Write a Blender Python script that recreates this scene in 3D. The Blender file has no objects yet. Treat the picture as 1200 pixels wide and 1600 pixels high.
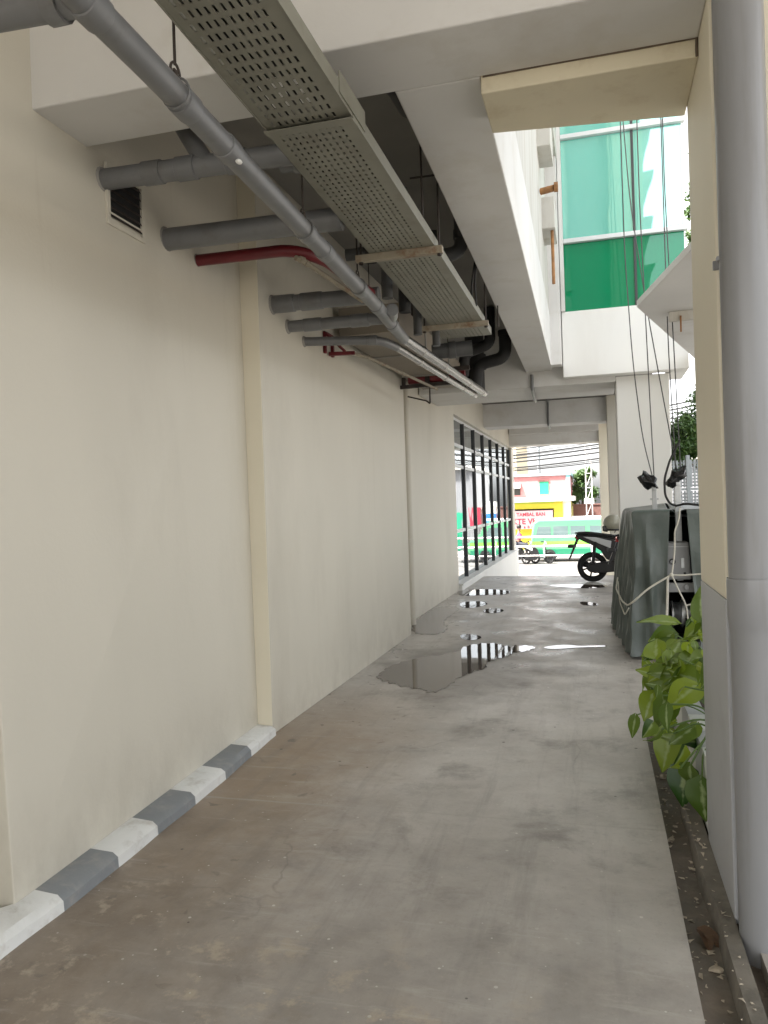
import bpy, bmesh, math, random
from mathutils import Vector, Matrix, Quaternion
R = math.radians
S = bpy.context.scene
COL = S.collection
rnd = random.Random(7)

# ------------------------------------------------------------------ camera, sky, sun, exposure
cam_d = bpy.data.cameras.new('camera')
cam = bpy.data.objects.new('camera', cam_d); COL.objects.link(cam)
cam_d.sensor_fit = 'VERTICAL'; cam_d.sensor_height = 36.0
cam_d.lens = 36.0 * 1215 / 1600
cam_d.clip_start = 0.05; cam_d.clip_end = 2000
CX, CY, F, H = 600., 800., 1215., 1.5
_Y = Vector((934 - CX, -(781 - CY), -F)).normalized()
_up = Vector((-0.031, 1, 0)); _Z = (_up - _Y * _up.dot(_Y)).normalized(); _X = _Y.cross(_Z)
ROT = Matrix((_X, _Y, _Z))
M4 = ROT.to_4x4(); M4.translation = Vector((0, 0, H))
cam.matrix_world = M4
S.camera = cam

SUN_EL, SUN_AZ = R(56), R(-127)          # sun behind the tall building, over the left shoulder
sun_dir = Vector((math.sin(SUN_AZ) * math.cos(SUN_EL), math.cos(SUN_AZ) * math.cos(SUN_EL), math.sin(SUN_EL)))
W = bpy.data.worlds.new('World'); S.world = W; W.use_nodes = True
nt = W.node_tree; nt.nodes.clear()
sky = nt.nodes.new('ShaderNodeTexSky'); sky.sky_type = 'NISHITA'; sky.sun_disc = False
sky.sun_elevation = SUN_EL; sky.sun_rotation = SUN_AZ; sky.dust_density = 4.0; sky.ozone_density = 0.6; sky.air_density = 1.0
hs = nt.nodes.new('ShaderNodeHueSaturation'); hs.inputs['Saturation'].default_value = 0.10
bg = nt.nodes.new('ShaderNodeBackground'); bg.inputs['Strength'].default_value = 0.15
wo = nt.nodes.new('ShaderNodeOutputWorld')
nt.links.new(sky.outputs[0], hs.inputs['Color']); nt.links.new(hs.outputs[0], bg.inputs[0]); nt.links.new(bg.outputs[0], wo.inputs[0])
sl = bpy.data.lights.new('sun', 'SUN'); sl.energy = 4.2; sl.angle = R(3); sl.color = (1, .96, .9)
so = bpy.data.objects.new('sun', sl); COL.objects.link(so)
so.rotation_euler = (-sun_dir).to_track_quat('-Z', 'Y').to_euler()
S.view_settings.view_transform = 'Standard'; S.view_settings.look = 'None'
S.view_settings.exposure = 2.42; S.view_settings.gamma = 1
cy = S.cycles
cy.use_denoising = True; cy.max_bounces = 12; cy.diffuse_bounces = 8; cy.glossy_bounces = 5
cy.sample_clamp_indirect = 8.0

# ------------------------------------------------------------------ helpers
class MB:
    def __init__(s): s.v = []; s.f = []; s.m = []; s.mi = 0
    def add(s, vs, fs):
        b = len(s.v); s.v += [tuple(v) for v in vs]
        s.f += [tuple(b + i for i in f) for f in fs]; s.m += [s.mi] * len(fs); return s
    def box(s, x0, x1, y0, y1, z0, z1):
        return s.add([(x0,y0,z0),(x1,y0,z0),(x1,y1,z0),(x0,y1,z0),(x0,y0,z1),(x1,y0,z1),(x1,y1,z1),(x0,y1,z1)],
                     [(0,3,2,1),(4,5,6,7),(0,1,5,4),(1,2,6,5),(2,3,7,6),(3,0,4,7)])
    def hexa(s, p): # eight corners, bottom loop then top loop
        return s.add(p, [(0,3,2,1),(4,5,6,7),(0,1,5,4),(1,2,6,5),(2,3,7,6),(3,0,4,7)])
    def bar(s, a, b, w, h, up=(0,0,1)):
        a, b = Vector(a), Vector(b); d = (b - a).normalized(); u = Vector(up)
        if abs(d.dot(u)) > .95: u = Vector((1, 0, 0))
        x = d.cross(u).normalized(); z = x.cross(d).normalized(); x *= w / 2; z *= h / 2
        return s.hexa([a-x-z, a+x-z, b+x-z, b-x-z, a-x+z, a+x+z, b+x+z, b-x+z])
    def prism(s, poly, z0, z1):
        n = len(poly); ar = sum(poly[i][0]*poly[(i+1)%n][1]-poly[(i+1)%n][0]*poly[i][1] for i in range(n))
        if ar < 0: poly = poly[::-1]
        vs = [(x, y, z0) for x, y in poly] + [(x, y, z1) for x, y in poly]
        fs = [tuple(range(n-1, -1, -1)), tuple(range(n, 2*n))]
        fs += [(i, (i+1) % n, n+(i+1) % n, n+i) for i in range(n)]
        return s.add(vs, fs)
    def extr(s, poly, axis, a0, a1):  # poly in the plane of the two other axes
        n = len(poly)
        def mk(p, a):
            if axis == 'x': return (a, p[0], p[1])
            if axis == 'y': return (p[0], a, p[1])
            return (p[0], p[1], a)
        vs = [mk(p, a0) for p in poly] + [mk(p, a1) for p in poly]
        fs = [tuple(range(n-1, -1, -1)), tuple(range(n, 2*n))] + [(i, (i+1) % n, n+(i+1) % n, n+i) for i in range(n)]
        return s.add(vs, fs)
    def tube(s, pts, r, seg=14, fillet=0.0, caps=True):
        pts = [Vector(p) for p in pts]
        if fillet > 0 and len(pts) > 2:
            out = [pts[0]]
            for i in range(1, len(pts)-1):
                a, b, c = pts[i-1], pts[i], pts[i+1]
                d0 = (a-b); d1 = (c-b); q = min(fillet, d0.length*.45, d1.length*.45)
                p0 = b + d0.normalized()*q; p1 = b + d1.normalized()*q
                for k in range(7):
                    t = k/6; out.append(p0*(1-t)**2 + b*2*t*(1-t) + p1*t*t)
            out.append(pts[-1]); pts = out
        n = len(pts); rr = r if isinstance(r, (list, tuple)) else [r]*n
        t = (pts[1]-pts[0]).normalized()
        u = t.orthogonal().normalized(); vs = []; fs = []
        for i, p in enumerate(pts):
            tn = ((pts[min(i+1, n-1)]-pts[max(i-1, 0)])).normalized()
            u = (u - tn*u.dot(tn)).normalized(); w = tn.cross(u)
            for k in range(seg):
                a = 2*math.pi*k/seg; vs.append(p + (u*math.cos(a)+w*math.sin(a))*rr[i])
        for i in range(n-1):
            for k in range(seg):
                k2 = (k+1) % seg; fs.append((i*seg+k, i*seg+k2, (i+1)*seg+k2, (i+1)*seg+k))
        if caps: fs += [tuple(range(seg-1, -1, -1)), tuple(range((n-1)*seg, n*seg))]
        return s.add(vs, fs)
    def cyl(s, a, b, r, seg=16): return s.tube([a, b], r, seg)
    def lathe(s, prof, c=(0,0,0), axis='z', seg=24):
        vs = []; fs = []; n = len(prof); c = Vector(c)
        for (r, h) in prof:
            for k in range(seg):
                a = 2*math.pi*k/seg; x, y = r*math.cos(a), r*math.sin(a)
                p = {'z': (x, y, h), 'y': (x, h, y), 'x': (h, x, y)}[axis]; vs.append(c+Vector(p))
        for i in range(n-1):
            for k in range(seg):
                k2 = (k+1) % seg; fs.append((i*seg+k, i*seg+k2, (i+1)*seg+k2, (i+1)*seg+k))
        return s.add(vs, fs)
    def blob(s, c, rx, ry, rz, seg=16, rings=10):
        c = Vector(c)
        return s.lathe2([(math.sin(math.pi*i/rings), -math.cos(math.pi*i/rings)) for i in range(rings+1)], c, rx, ry, rz, seg)
    def lathe2(s, prof, c, rx, ry, rz, seg):
        vs = []; fs = []; n = len(prof)
        for (r, h) in prof:
            for k in range(seg):
                a = 2*math.pi*k/seg; vs.append((c.x+rx*r*math.cos(a), c.y+ry*r*math.sin(a), c.z+rz*h))
        for i in range(n-1):
            for k in range(seg):
                k2 = (k+1) % seg; fs.append((i*seg+k, i*seg+k2, (i+1)*seg+k2, (i+1)*seg+k))
        return s.add(vs, fs)
    def build(s, name, mat, parent=None, smooth=False, bevel=0, merge=True):
        me = bpy.data.meshes.new(name)
        off = Vector((0, 0, 0)); p = parent
        while p is not None: off += p.location; p = p.parent
        me.from_pydata([tuple(Vector(v)-off) for v in s.v], [], s.f)
        mats = mat if isinstance(mat, (list, tuple)) else [mat]
        for m in mats: me.materials.append(m)
        if len(mats) > 1: me.polygons.foreach_set('material_index', s.m)
        bm = bmesh.new(); bm.from_mesh(me)
        if merge: bmesh.ops.remove_doubles(bm, verts=bm.verts, dist=1e-5)
        bmesh.ops.recalc_face_normals(bm, faces=bm.faces)
        if smooth:
            for f in bm.faces: f.smooth = True
            for e in bm.edges:
                if len(e.link_faces) == 2 and e.calc_face_angle(0) > R(38): e.smooth = False
        bm.to_mesh(me); bm.free(); me.update()
        o = bpy.data.objects.new(name, me); COL.objects.link(o)
        if parent is not None: o.parent = parent
        if bevel:
            b = o.modifiers.new('bevel', 'BEVEL'); b.width = bevel; b.segments = 2; b.limit_method = 'ANGLE'; b.angle_limit = R(40)
        return o

def tag(o, label, cat, group=None, kind=None):
    if label: o['label'] = label
    if cat: o['category'] = cat
    if group: o['group'] = group
    if kind: o['kind'] = kind
    return o
def thing(name, label, cat, loc=(0,0,0), group=None):
    o = bpy.data.objects.new(name, None); COL.objects.link(o); o.location = loc; o.empty_display_size = .1
    return tag(o, label, cat, group)
def struct(o): o['kind'] = 'structure'; return o
def copy_tree(o, parent=None):
    c = o.copy(); COL.objects.link(c)
    if parent is not None: c.parent = parent
    for ch in [x for x in bpy.data.objects if x.parent == o]: copy_tree(ch, c)
    return c

# ------------------------------------------------------------------ materials
def newmat(name):
    m = bpy.data.materials.new(name); m.use_nodes = True
    n = m.node_tree.nodes; b = n['Principled BSDF']; return m, n, m.node_tree.links, b
def mat(name, col, rough=.6, var=.0, scale=3., metal=0., bump=0., bscale=40., spec=.5, dirt=None, dscale=2., damt=.5, coat=0., stretch=(1,1,1), rvar=0.):
    m, n, l, b = newmat(name)
    b.inputs['Roughness'].default_value = rough; b.inputs['Metallic'].default_value = metal
    b.inputs['Specular IOR Level'].default_value = spec; b.inputs['Coat Weight'].default_value = coat
    b.inputs['Base Color'].default_value = (*col, 1)
    tc = n.new('ShaderNodeTexCoord'); mp = n.new('ShaderNodeMapping'); l.new(tc.outputs['Object'], mp.inputs[0]); mp.inputs['Scale'].default_value = stretch
    last = None
    if var > 0:
        no = n.new('ShaderNodeTexNoise'); no.inputs['Scale'].default_value = scale; no.inputs['Detail'].default_value = 6; l.new(mp.outputs[0], no.inputs['Vector'])
        r = n.new('ShaderNodeValToRGB'); l.new(no.outputs[0], r.inputs[0])
        r.color_ramp.elements[0].position = .3; r.color_ramp.elements[1].position = .7
        r.color_ramp.elements[0].color = (*[c*(1-var) for c in col], 1); r.color_ramp.elements[1].color = (*[min(1, c*(1+var)) for c in col], 1)
        last = r.outputs[0]
        if rvar > 0:
            mr = n.new('ShaderNodeMapRange'); l.new(no.outputs[0], mr.inputs[0]); mr.inputs[1].default_value = .3; mr.inputs[2].default_value = .7
            mr.inputs[3].default_value = max(.02, rough-rvar); mr.inputs[4].default_value = rough+rvar; l.new(mr.outputs[0], b.inputs['Roughness'])
    if dirt is not None:
        no = n.new('ShaderNodeTexNoise'); no.inputs['Scale'].default_value = dscale; no.inputs['Detail'].default_value = 9; no.inputs['Roughness'].default_value = .65; l.new(mp.outputs[0], no.inputs['Vector'])
        mr = n.new('ShaderNodeMapRange'); l.new(no.outputs[0], mr.inputs[0]); mr.inputs[1].default_value = .52; mr.inputs[2].default_value = .72; mr.inputs[4].default_value = damt
        mx = n.new('ShaderNodeMix'); mx.data_type = 'RGBA'; l.new(mr.outputs[0], mx.inputs[0])
        if last: l.new(last, mx.inputs[6])
        else: mx.inputs[6].default_value = (*col, 1)
        mx.inputs[7].default_value = (*dirt, 1); last = mx.outputs[2]
    if last: l.new(last, b.inputs['Base Color'])
    if bump > 0:
        no = n.new('ShaderNodeTexNoise'); no.inputs['Scale'].default_value = bscale; no.inputs['Detail'].default_value = 5; l.new(tc.outputs['Object'], no.inputs['Vector'])
        bp = n.new('ShaderNodeBump'); bp.inputs['Strength'].default_value = bump; bp.inputs['Distance'].default_value = .01; l.new(no.outputs[0], bp.inputs['Height']); l.new(bp.outputs[0], b.inputs['Normal'])
    return m

M = {}
M['wall'] = mat('cream_paint', (.565, .535, .455), .5, .05, .9, bump=.09, bscale=55, dirt=(.43,.40,.33), dscale=1.1, damt=.4, stretch=(1,1,.35))
_m = M['wall']; _n, _l = _m.node_tree.nodes, _m.node_tree.links; _b = _n['Principled BSDF']
_src = _b.inputs['Base Color'].links[0].from_socket
_tc = _n.new('ShaderNodeTexCoord'); _sx = _n.new('ShaderNodeSeparateXYZ'); _l.new(_tc.outputs['Object'], _sx.inputs[0])
def _mr(v, a, b_, c, d):
    o = _n.new('ShaderNodeMapRange'); _l.new(v, o.inputs[0]); o.inputs[1].default_value = a; o.inputs[2].default_value = b_; o.inputs[3].default_value = c; o.inputs[4].default_value = d; return o.outputs[0]
def _noise(sc, st):
    mp = _n.new('ShaderNodeMapping'); _l.new(_tc.outputs['Object'], mp.inputs[0]); mp.inputs['Scale'].default_value = st
    o = _n.new('ShaderNodeTexNoise'); o.inputs['Scale'].default_value = sc; o.inputs['Detail'].default_value = 9; o.inputs['Roughness'].default_value = .7; _l.new(mp.outputs[0], o.inputs['Vector']); return o.outputs[0]
def _mul(a, b_):
    o = _n.new('ShaderNodeMath'); o.operation = 'MULTIPLY'; _l.new(a, o.inputs[0]); _l.new(b_, o.inputs[1]); return o.outputs[0]
def _mix(f, a, col):
    o = _n.new('ShaderNodeMix'); o.data_type = 'RGBA'; _l.new(f, o.inputs[0]); _l.new(a, o.inputs[6]); o.inputs[7].default_value = (*col, 1); return o.outputs[2]
_c = _mix(_mul(_mr(_noise(3.5, (1, 1, .6)), .44, .66, 0, .38), _mr(_sx.outputs[2], .5, .0, 0, 1)), _src, (.30, .265, .21))   # splash dirt along the base
_c = _mix(_mr(_noise(2.0, (3, 3, .12)), .60, .74, 0, .30), _c, (.44, .40, .32))                                            # faint drip streaks
_c = _mix(_mr(_noise(9, (1, 1, 1)), .68, .74, 0, .35), _c, (.60, .57, .49))                                                # touched-up patches and scuffs
_l.new(_c, _b.inputs['Base Color'])
M['cream'] = mat('warm_cream_paint', (.74, .69, .555), .55, .04, 1.1, bump=.06, bscale=60)
M['beam'] = mat('white_painted_concrete', (.60, .595, .575), .65, .06, 1.3, bump=.12, bscale=30, dirt=(.46,.43,.37), dscale=2.0, damt=.5)
M['stripbeam'] = mat('yellowed_paint', (.62, .565, .42), .6, .06, 2, bump=.1, bscale=50, dirt=(.40,.31,.18), dscale=5, damt=.45)
M['duct'] = mat('dusty_duct_metal', (.22, .19, .15), .6, .1, 3)
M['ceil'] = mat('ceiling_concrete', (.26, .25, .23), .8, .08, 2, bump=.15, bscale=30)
M['white'] = mat('white_facade_paint', (.74, .74, .71), .55, .03, 1.2, bump=.05, bscale=50, dirt=(.55,.52,.46), dscale=1.0, damt=.22, stretch=(1.5,1.5,.3))
M['stained'] = mat('rain_stained_facade', (.50, .49, .45), .7, .08, 2, bump=.1, bscale=40, dirt=(.30,.25,.17), dscale=2.2, damt=.7, stretch=(2,2,.25))
M['greybase'] = mat('grey_base_paint', (.41, .42, .435), .5, .05, 1.6, bump=.05, bscale=60, dirt=(.22,.22,.22), dscale=3, damt=.3)
M['pvc'] = mat('grey_pvc', (.145, .148, .15), .40, .08, 5, dirt=(.085,.08,.07), dscale=5, damt=.6, bump=.02, bscale=90)
M['pvc_light'] = mat('light_grey_pvc', (.235, .24, .247), .36, .06, 2, dirt=(.17,.165,.155), dscale=5, damt=.6, stretch=(3,3,.25), rvar=.08)
M['pvc_dark'] = mat('dark_grey_pvc', (.07, .072, .072), .5, .1, 5, dirt=(.04,.04,.035), dscale=4, damt=.5)
M['black'] = mat('black_rubber_foam', (.018, .018, .018), .7, .2, 8)
M['red'] = mat('fire_pipe_red', (.13, .008, .012), .45, .12, 5)
M['rust'] = mat('rusty_steel', (.30, .15, .06), .8, .3, 14, bump=.3, bscale=80, dirt=(.12,.05,.02), dscale=10, damt=.8)
M['iron'] = mat('dark_iron', (.045, .035, .03), .6, .3, 18, metal=.3)
M['silver'] = mat('aluminium_cladding', (.46, .45, .43), .27, .0, 14, metal=1.0)
M['steel'] = mat('galvanised_steel', (.46, .47, .47), .42, .12, 12, metal=.85, rvar=.1)
M['tray'] = mat('tray_khaki_paint', (.20, .197, .158), .5, .08, 6, dirt=(.13,.11,.08), dscale=7, damt=.55)
M['traycream'] = mat('cream_strut_rusted', (.30, .265, .20), .7, .15, 8, dirt=(.17,.07,.025), dscale=9, damt=1.0, bump=.3)
M['kerbw'] = mat('white_kerb_paint', (.68, .69, .67), .55, .06, 5, bump=.3, bscale=25, dirt=(.36,.33,.28), dscale=9, damt=.6)
M['kerbg'] = mat('grey_kerb_paint', (.205, .22, .23), .55, .07, 5, bump=.15, bscale=30, dirt=(.34,.32,.29), dscale=10, damt=.5)
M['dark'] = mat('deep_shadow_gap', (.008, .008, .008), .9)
M['alu'] = mat('dark_window_frame', (.05, .052, .055), .4, metal=.3)
M['alulight'] = mat('pale_aluminium_frame', (.62, .64, .65), .35, .05, 4, metal=.2)
M['tarp'] = mat('grey_green_tarpaulin', (.078, .096, .086), .38, .12, 3, bump=.75, bscale=9, dirt=(.12,.135,.125), dscale=5, damt=.3, rvar=.06)
M['machine'] = mat('grey_machine_paint', (.27, .275, .275), .42, .05, 5)
M['rope'] = mat('pale_rope', (.55, .53, .46), .8, .1, 60)
M['cable'] = mat('steel_wire', (.06, .06, .06), .5)
M['plastic'] = mat('black_plastic', (.012, .012, .013), .32, .2, 6)
M['bag'] = mat('black_plastic_bag', (.012, .012, .013), .22, bump=.6, bscale=18)
M['tyre'] = mat('tyre_rubber', (.014, .014, .014), .75)
M['alloy'] = mat('wheel_alloy', (.03, .03, .032), .35, metal=.6)
M['scootw'] = mat('scooter_white_panel', (.55, .56, .56), .25, coat=.5)
M['redlens'] = mat('red_lens', (.25, .01, .01), .15)
M['helmet'] = mat('olive_helmet', (.30, .29, .22), .35, .15, 10, coat=.3)
M['visor'] = mat('dark_visor', (.02, .02, .022), .1)
M['soil'] = mat('soil', (.05, .038, .026), .95, .3, 30, bump=.5, bscale=30)
M['stone'] = mat('pale_rubble', (.42, .37, .29), .85, .2, 30, bump=.4, bscale=40)
M['deadleaf'] = mat('dead_leaf', (.075, .04, .018), .7, .3, 30)
M['bark'] = mat('bark', (.12, .09, .065), .9, .25, 12, bump=.5, bscale=20)
M['stem'] = mat('green_stem', (.10, .17, .04), .55)
M['fence'] = mat('grey_fence_metal', (.30, .33, .34), .5, .05, 6)
M['road'] = mat('asphalt', (.14, .13, .125), .85, .15, 2, bump=.2, bscale=60)
M['earth'] = mat('dusty_ground', (.17, .155, .135), .9, .15, .5)
M['pave'] = mat('pale_concrete', (.42, .39, .36), .8, .08, 1.2, bump=.1, bscale=40)
M['vangreen'] = mat('van_mint_paint', (.085, .30, .14), .3, coat=.5)
M['vanlow'] = mat('van_dark_green_paint', (.012, .16, .085), .3, coat=.5)
M['vanlime'] = mat('van_lime_stripe', (.16, .50, .06), .3, coat=.5)
M['vanwhite'] = mat('white_car_paint', (.72, .74, .73), .25, coat=.6)
M['carglass'] = mat('car_glass', (.10, .14, .14), .05, spec=.8)
M['pink'] = mat('pink_wall', (.46, .19, .19), .8, .05, 2)
M['yellow'] = mat('yellow_wall', (.50, .43, .03), .7, .06, 2)
M['lime'] = mat('lime_trim', (.33, .40, .04), .7)
M['cyanp'] = mat('pale_blue_trim', (.25, .45, .48), .7)
M['whitew'] = mat('white_wall', (.7, .68, .62), .8, .05, 2)
M['creamfar'] = mat('far_cream_wall', (.6, .52, .36), .8, .05, 1)
M['shade'] = mat('dark_opening', (.03, .028, .026), .8)
M['greensh'] = mat('green_shutter', (.02, .30, .16), .5)
M['brownw'] = mat('brown_wall', (.13, .06, .05), .85, .1, 3)
M['banner'] = mat('white_banner', (.36, .22, .22), .6)
M['redtext'] = mat('red_lettering', (.38, .01, .03), .6)
M['greyb'] = mat('grey_shophouse_wall', (.22, .22, .23), .8, .08, 1)
M['blue'] = mat('blue_sign', (.03, .18, .50), .5)
M['redsign'] = mat('red_sign', (.42, .03, .06), .5)
M['skin'] = mat('skin', (.20, .10, .06), .55)
M['pinkshirt'] = mat('pink_shirt', (.50, .06, .16), .8)
M['trouser'] = mat('dark_trousers', (.03, .03, .04), .8)
M['hair'] = mat('black_hair', (.01, .009, .008), .5)
M['railw'] = mat('white_rail_paint', (.68, .64, .62), .5)

def glass_mat(name, dif, gl, fac, rough=.02, spec=.6):
    m, n, l, b = newmat(name)
    b.inputs['Base Color'].default_value = (*dif, 1); b.inputs['Roughness'].default_value = rough; b.inputs['Specular IOR Level'].default_value = spec
    g = n.new('ShaderNodeBsdfGlossy'); g.inputs['Color'].default_value = (*gl, 1); g.inputs['Roughness'].default_value = rough
    no = n.new('ShaderNodeTexNoise'); no.inputs['Scale'].default_value = 1.4
    tc = n.new('ShaderNodeTexCoord'); l.new(tc.outputs['Object'], no.inputs['Vector'])
    bp = n.new('ShaderNodeBump'); bp.inputs['Strength'].default_value = .12; bp.inputs['Distance'].default_value = .02; l.new(no.outputs[0], bp.inputs['Height'])
    l.new(bp.outputs[0], g.inputs['Normal']); l.new(bp.outputs[0], b.inputs['Normal'])
    mx = n.new('ShaderNodeMixShader'); mx.inputs[0].default_value = fac
    l.new(b.outputs[0], mx.inputs[1]); l.new(g.outputs[0], mx.inputs[2]); l.new(mx.outputs[0], n['Material Output'].inputs[0])
    return m
M['teal'] = glass_mat('teal_reflective_glass', (.13, .50, .42), (.66, 1, .95), .30)
M['green'] = glass_mat('green_spandrel_glass', (.0, .20, .085), (.62, 1, .94), .04, spec=.25)
M['pane'] = glass_mat('tinted_window_glass', (.015, .02, .022), (.85, .9, .92), .55)

def leaf_mat(name, c1, c2, vein=None, trans=.25, rough=.4):
    m, n, l, b = newmat(name)
    ge = n.new('ShaderNodeNewGeometry'); r = n.new('ShaderNodeValToRGB'); l.new(ge.outputs['Random Per Island'], r.inputs[0])
    r.color_ramp.elements[0].color = (*c1, 1); r.color_ramp.elements[1].color = (*c2, 1)
    col = r.outputs[0]
    if vein:
        tc = n.new('ShaderNodeTexCoord'); no = n.new('ShaderNodeTexNoise'); no.inputs['Scale'].default_value = 26; no.inputs['Detail'].default_value = 3; l.new(tc.outputs['Object'], no.inputs['Vector'])
        at = n.new('ShaderNodeAttribute'); at.attribute_name = 'across'
        w = n.new('ShaderNodeMath'); w.operation = 'MULTIPLY_ADD'; l.new(no.outputs[0], w.inputs[0]); w.inputs[1].default_value = .6; l.new(at.outputs['Fac'], w.inputs[2])
        mr = n.new('ShaderNodeMapRange'); l.new(w.outputs[0], mr.inputs[0]); mr.inputs[1].default_value = .30; mr.inputs[2].default_value = .50; mr.inputs[3].default_value = .75; mr.inputs[4].default_value = 0
        mx = n.new('ShaderNodeMix'); mx.data_type = 'RGBA'; l.new(mr.outputs[0], mx.inputs[0]); l.new(col, mx.inputs[6]); mx.inputs[7].default_value = (*vein, 1); col = mx.outputs[2]
    l.new(col, b.inputs['Base Color']); b.inputs['Roughness'].default_value = rough
    t = n.new('ShaderNodeBsdfTranslucent'); l.new(col, t.inputs['Color'])
    mx2 = n.new('ShaderNodeMixShader'); mx2.inputs[0].default_value = trans; l.new(b.outputs[0], mx2.inputs[1]); l.new(t.outputs[0], mx2.inputs[2]); l.new(mx2.outputs[0], n['Material Output'].inputs[0])
    return m
M['leaf'] = leaf_mat('variegated_leaf', (.02, .075, .012), (.27, .36, .025), (.38, .47, .22), .35, .40)
M['treeleaf'] = leaf_mat('tree_leaf', (.028, .075, .014), (.085, .15, .03), None, .25, .5)

def concrete_floor():
    m, n, l, b = newmat('wet_stained_concrete')
    tc = n.new('ShaderNodeTexCoord'); P = tc.outputs['Object']
    sx = n.new('ShaderNodeSeparateXYZ'); l.new(P, sx.inputs[0])
    def noise(sc, det=6, rough=.6, dist=0., vec=None):
        o = n.new('ShaderNodeTexNoise'); o.inputs['Scale'].default_value = sc; o.inputs['Detail'].default_value = det; o.inputs['Roughness'].default_value = rough; o.inputs['Distortion'].default_value = dist
        l.new(vec or P, o.inputs['Vector']); return o.outputs[0]
    def mr(v, a, b_, c=0., d=1.):
        o = n.new('ShaderNodeMapRange'); l.new(v, o.inputs[0]); o.inputs[1].default_value = a; o.inputs[2].default_value = b_; o.inputs[3].default_value = c; o.inputs[4].default_value = d; return o.outputs[0]
    def math_(op, a, b_):
        o = n.new('ShaderNodeMath'); o.operation = op
        for i, v in enumerate((a, b_)):
            if isinstance(v, (int, float)): o.inputs[i].default_value = v
            else: l.new(v, o.inputs[i])
        return o.outputs[0]
    def mix(f, a, c):
        o = n.new('ShaderNodeMix'); o.data_type = 'RGBA'
        if isinstance(f, (int, float)): o.inputs[0].default_value = f
        else: l.new(f, o.inputs[0])
        for i, v in ((6, a), (7, c)):
            if isinstance(v, tuple): o.inputs[i].default_value = (*v, 1)
            else: l.new(v, o.inputs[i])
        return o.outputs[2]
    n1 = noise(.9, 9, .68, .15); n2 = noise(3.6, 9, .66, .2); n3 = noise(14, 7, .65)
    base = mix(mr(n1, .35, .65), (.35, .325, .292), (.54, .51, .47))
    base = mix(mr(n2, .50, .70, 0, .5), base, (.42, .405, .375))            # worn pale patches
    base = mix(mr(noise(1.9, 9, .70, .2), .53, .66, 0, .6), base, (.165, .15, .135))
    base = mix(mr(noise(22, 8, .75, .0), .55, .75, 0, .35), base, (.15, .14, .125))   # damp dark patches
    # pale flaking blotches in front of the camera
    bl = math_('MULTIPLY', mr(noise(6, 8, .7, .1), .555, .62), mr(math_('ADD', sx.outputs[1], math_('MULTIPLY', sx.outputs[0], .5)), 2.5, 1.7))
    base = mix(math_('MULTIPLY', bl, .6), base, (.40, .35, .285))
    # brown silt along the kerb
    d = math_('SUBTRACT', sx.outputs[0], math_('MULTIPLY', math_('SUBTRACT', n2, .5), 1.1))
    silt = math_('MULTIPLY', mr(d, -1.0, -1.75), mr(sx.outputs[1], 6.4, 4.6))
    base = mix(math_('MULTIPLY', silt, .85), base, (.27, .195, .125))
    sp = mr(noise(9, 3, .5, .5), .66, .70)
    base = mix(math_('MULTIPLY', sp, math_('MULTIPLY', mr(d, -.9, -1.7), .7)), base, (.11, .09, .07))
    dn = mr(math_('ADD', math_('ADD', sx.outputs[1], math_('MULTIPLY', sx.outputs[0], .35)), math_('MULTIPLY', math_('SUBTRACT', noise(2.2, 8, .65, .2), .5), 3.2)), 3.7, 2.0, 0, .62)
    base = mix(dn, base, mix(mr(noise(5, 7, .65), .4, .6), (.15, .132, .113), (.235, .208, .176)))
    bl2 = math_('MULTIPLY', mr(noise(5.2, 8, .7, .1), .55, .62), mr(math_('ADD', sx.outputs[1], math_('MULTIPLY', sx.outputs[0], .4)), 2.4, 1.9))
    base = mix(math_('MULTIPLY', bl2, .8), base, (.40, .34, .265))
    mpn = n.new('ShaderNodeMapping'); l.new(P, mpn.inputs[0]); mpn.inputs['Scale'].default_value = (7, .55, 1)
    base = mix(mr(noise(1.0, 8, .7, .1, mpn.outputs[0]), .52, .68, 0, .35), base, (.17, .155, .14))
    mpn2 = n.new('ShaderNodeMapping'); l.new(P, mpn2.inputs[0]); mpn2.inputs['Scale'].default_value = (1.2, 9, 1); mpn2.inputs['Rotation'].default_value = (0, 0, .5)
    base = mix(mr(noise(1.3, 9, .75, .2, mpn2.outputs[0]), .55, .70, 0, .35), base, (.50, .48, .44))
    base = mix(mr(noise(48, 6, .8), .56, .70, 0, .35), base, (.16, .145, .13))
    base = mix(mr(noise(60, 6, .8), .60, .72, 0, .4), base, (.56, .54, .50))
    vc = n.new('ShaderNodeTexVoronoi'); vc.feature = 'DISTANCE_TO_EDGE'; vc.inputs['Scale'].default_value = .55
    wv = n.new('ShaderNodeVectorMath'); wv.operation = 'ADD'; nn_ = n.new('ShaderNodeTexNoise'); nn_.inputs['Scale'].default_value = 2.5; nn_.inputs['Detail'].default_value = 6; l.new(P, nn_.inputs['Vector'])
    ws = n.new('ShaderNodeVectorMath'); ws.operation = 'SCALE'; ws.inputs['Scale'].default_value = .35; l.new(nn_.outputs['Color'], ws.inputs[0]); l.new(P, wv.inputs[0]); l.new(ws.outputs[0], wv.inputs[1]); l.new(wv.outputs[0], vc.inputs['Vector'])
    base = mix(math_('MULTIPLY', mr(vc.outputs['Distance'], .004, .001), mr(noise(.8, 4), .50, .60, 0, .28)), base, (.10, .09, .08))
    pd = math_('ADD', math_('MULTIPLY', math_('ABSOLUTE', math_('ADD', sx.outputs[0], 1.15), 0), .8), math_('MULTIPLY', math_('ABSOLUTE', math_('SUBTRACT', sx.outputs[1], 7.1), 0), .5))
    pd = math_('ADD', pd, math_('MULTIPLY', math_('SUBTRACT', noise(2.8, 7, .65), .5), 1.1))
    base = mix(mr(pd, .95, .55, 0, .5), base, (.14, .125, .11))
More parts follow.
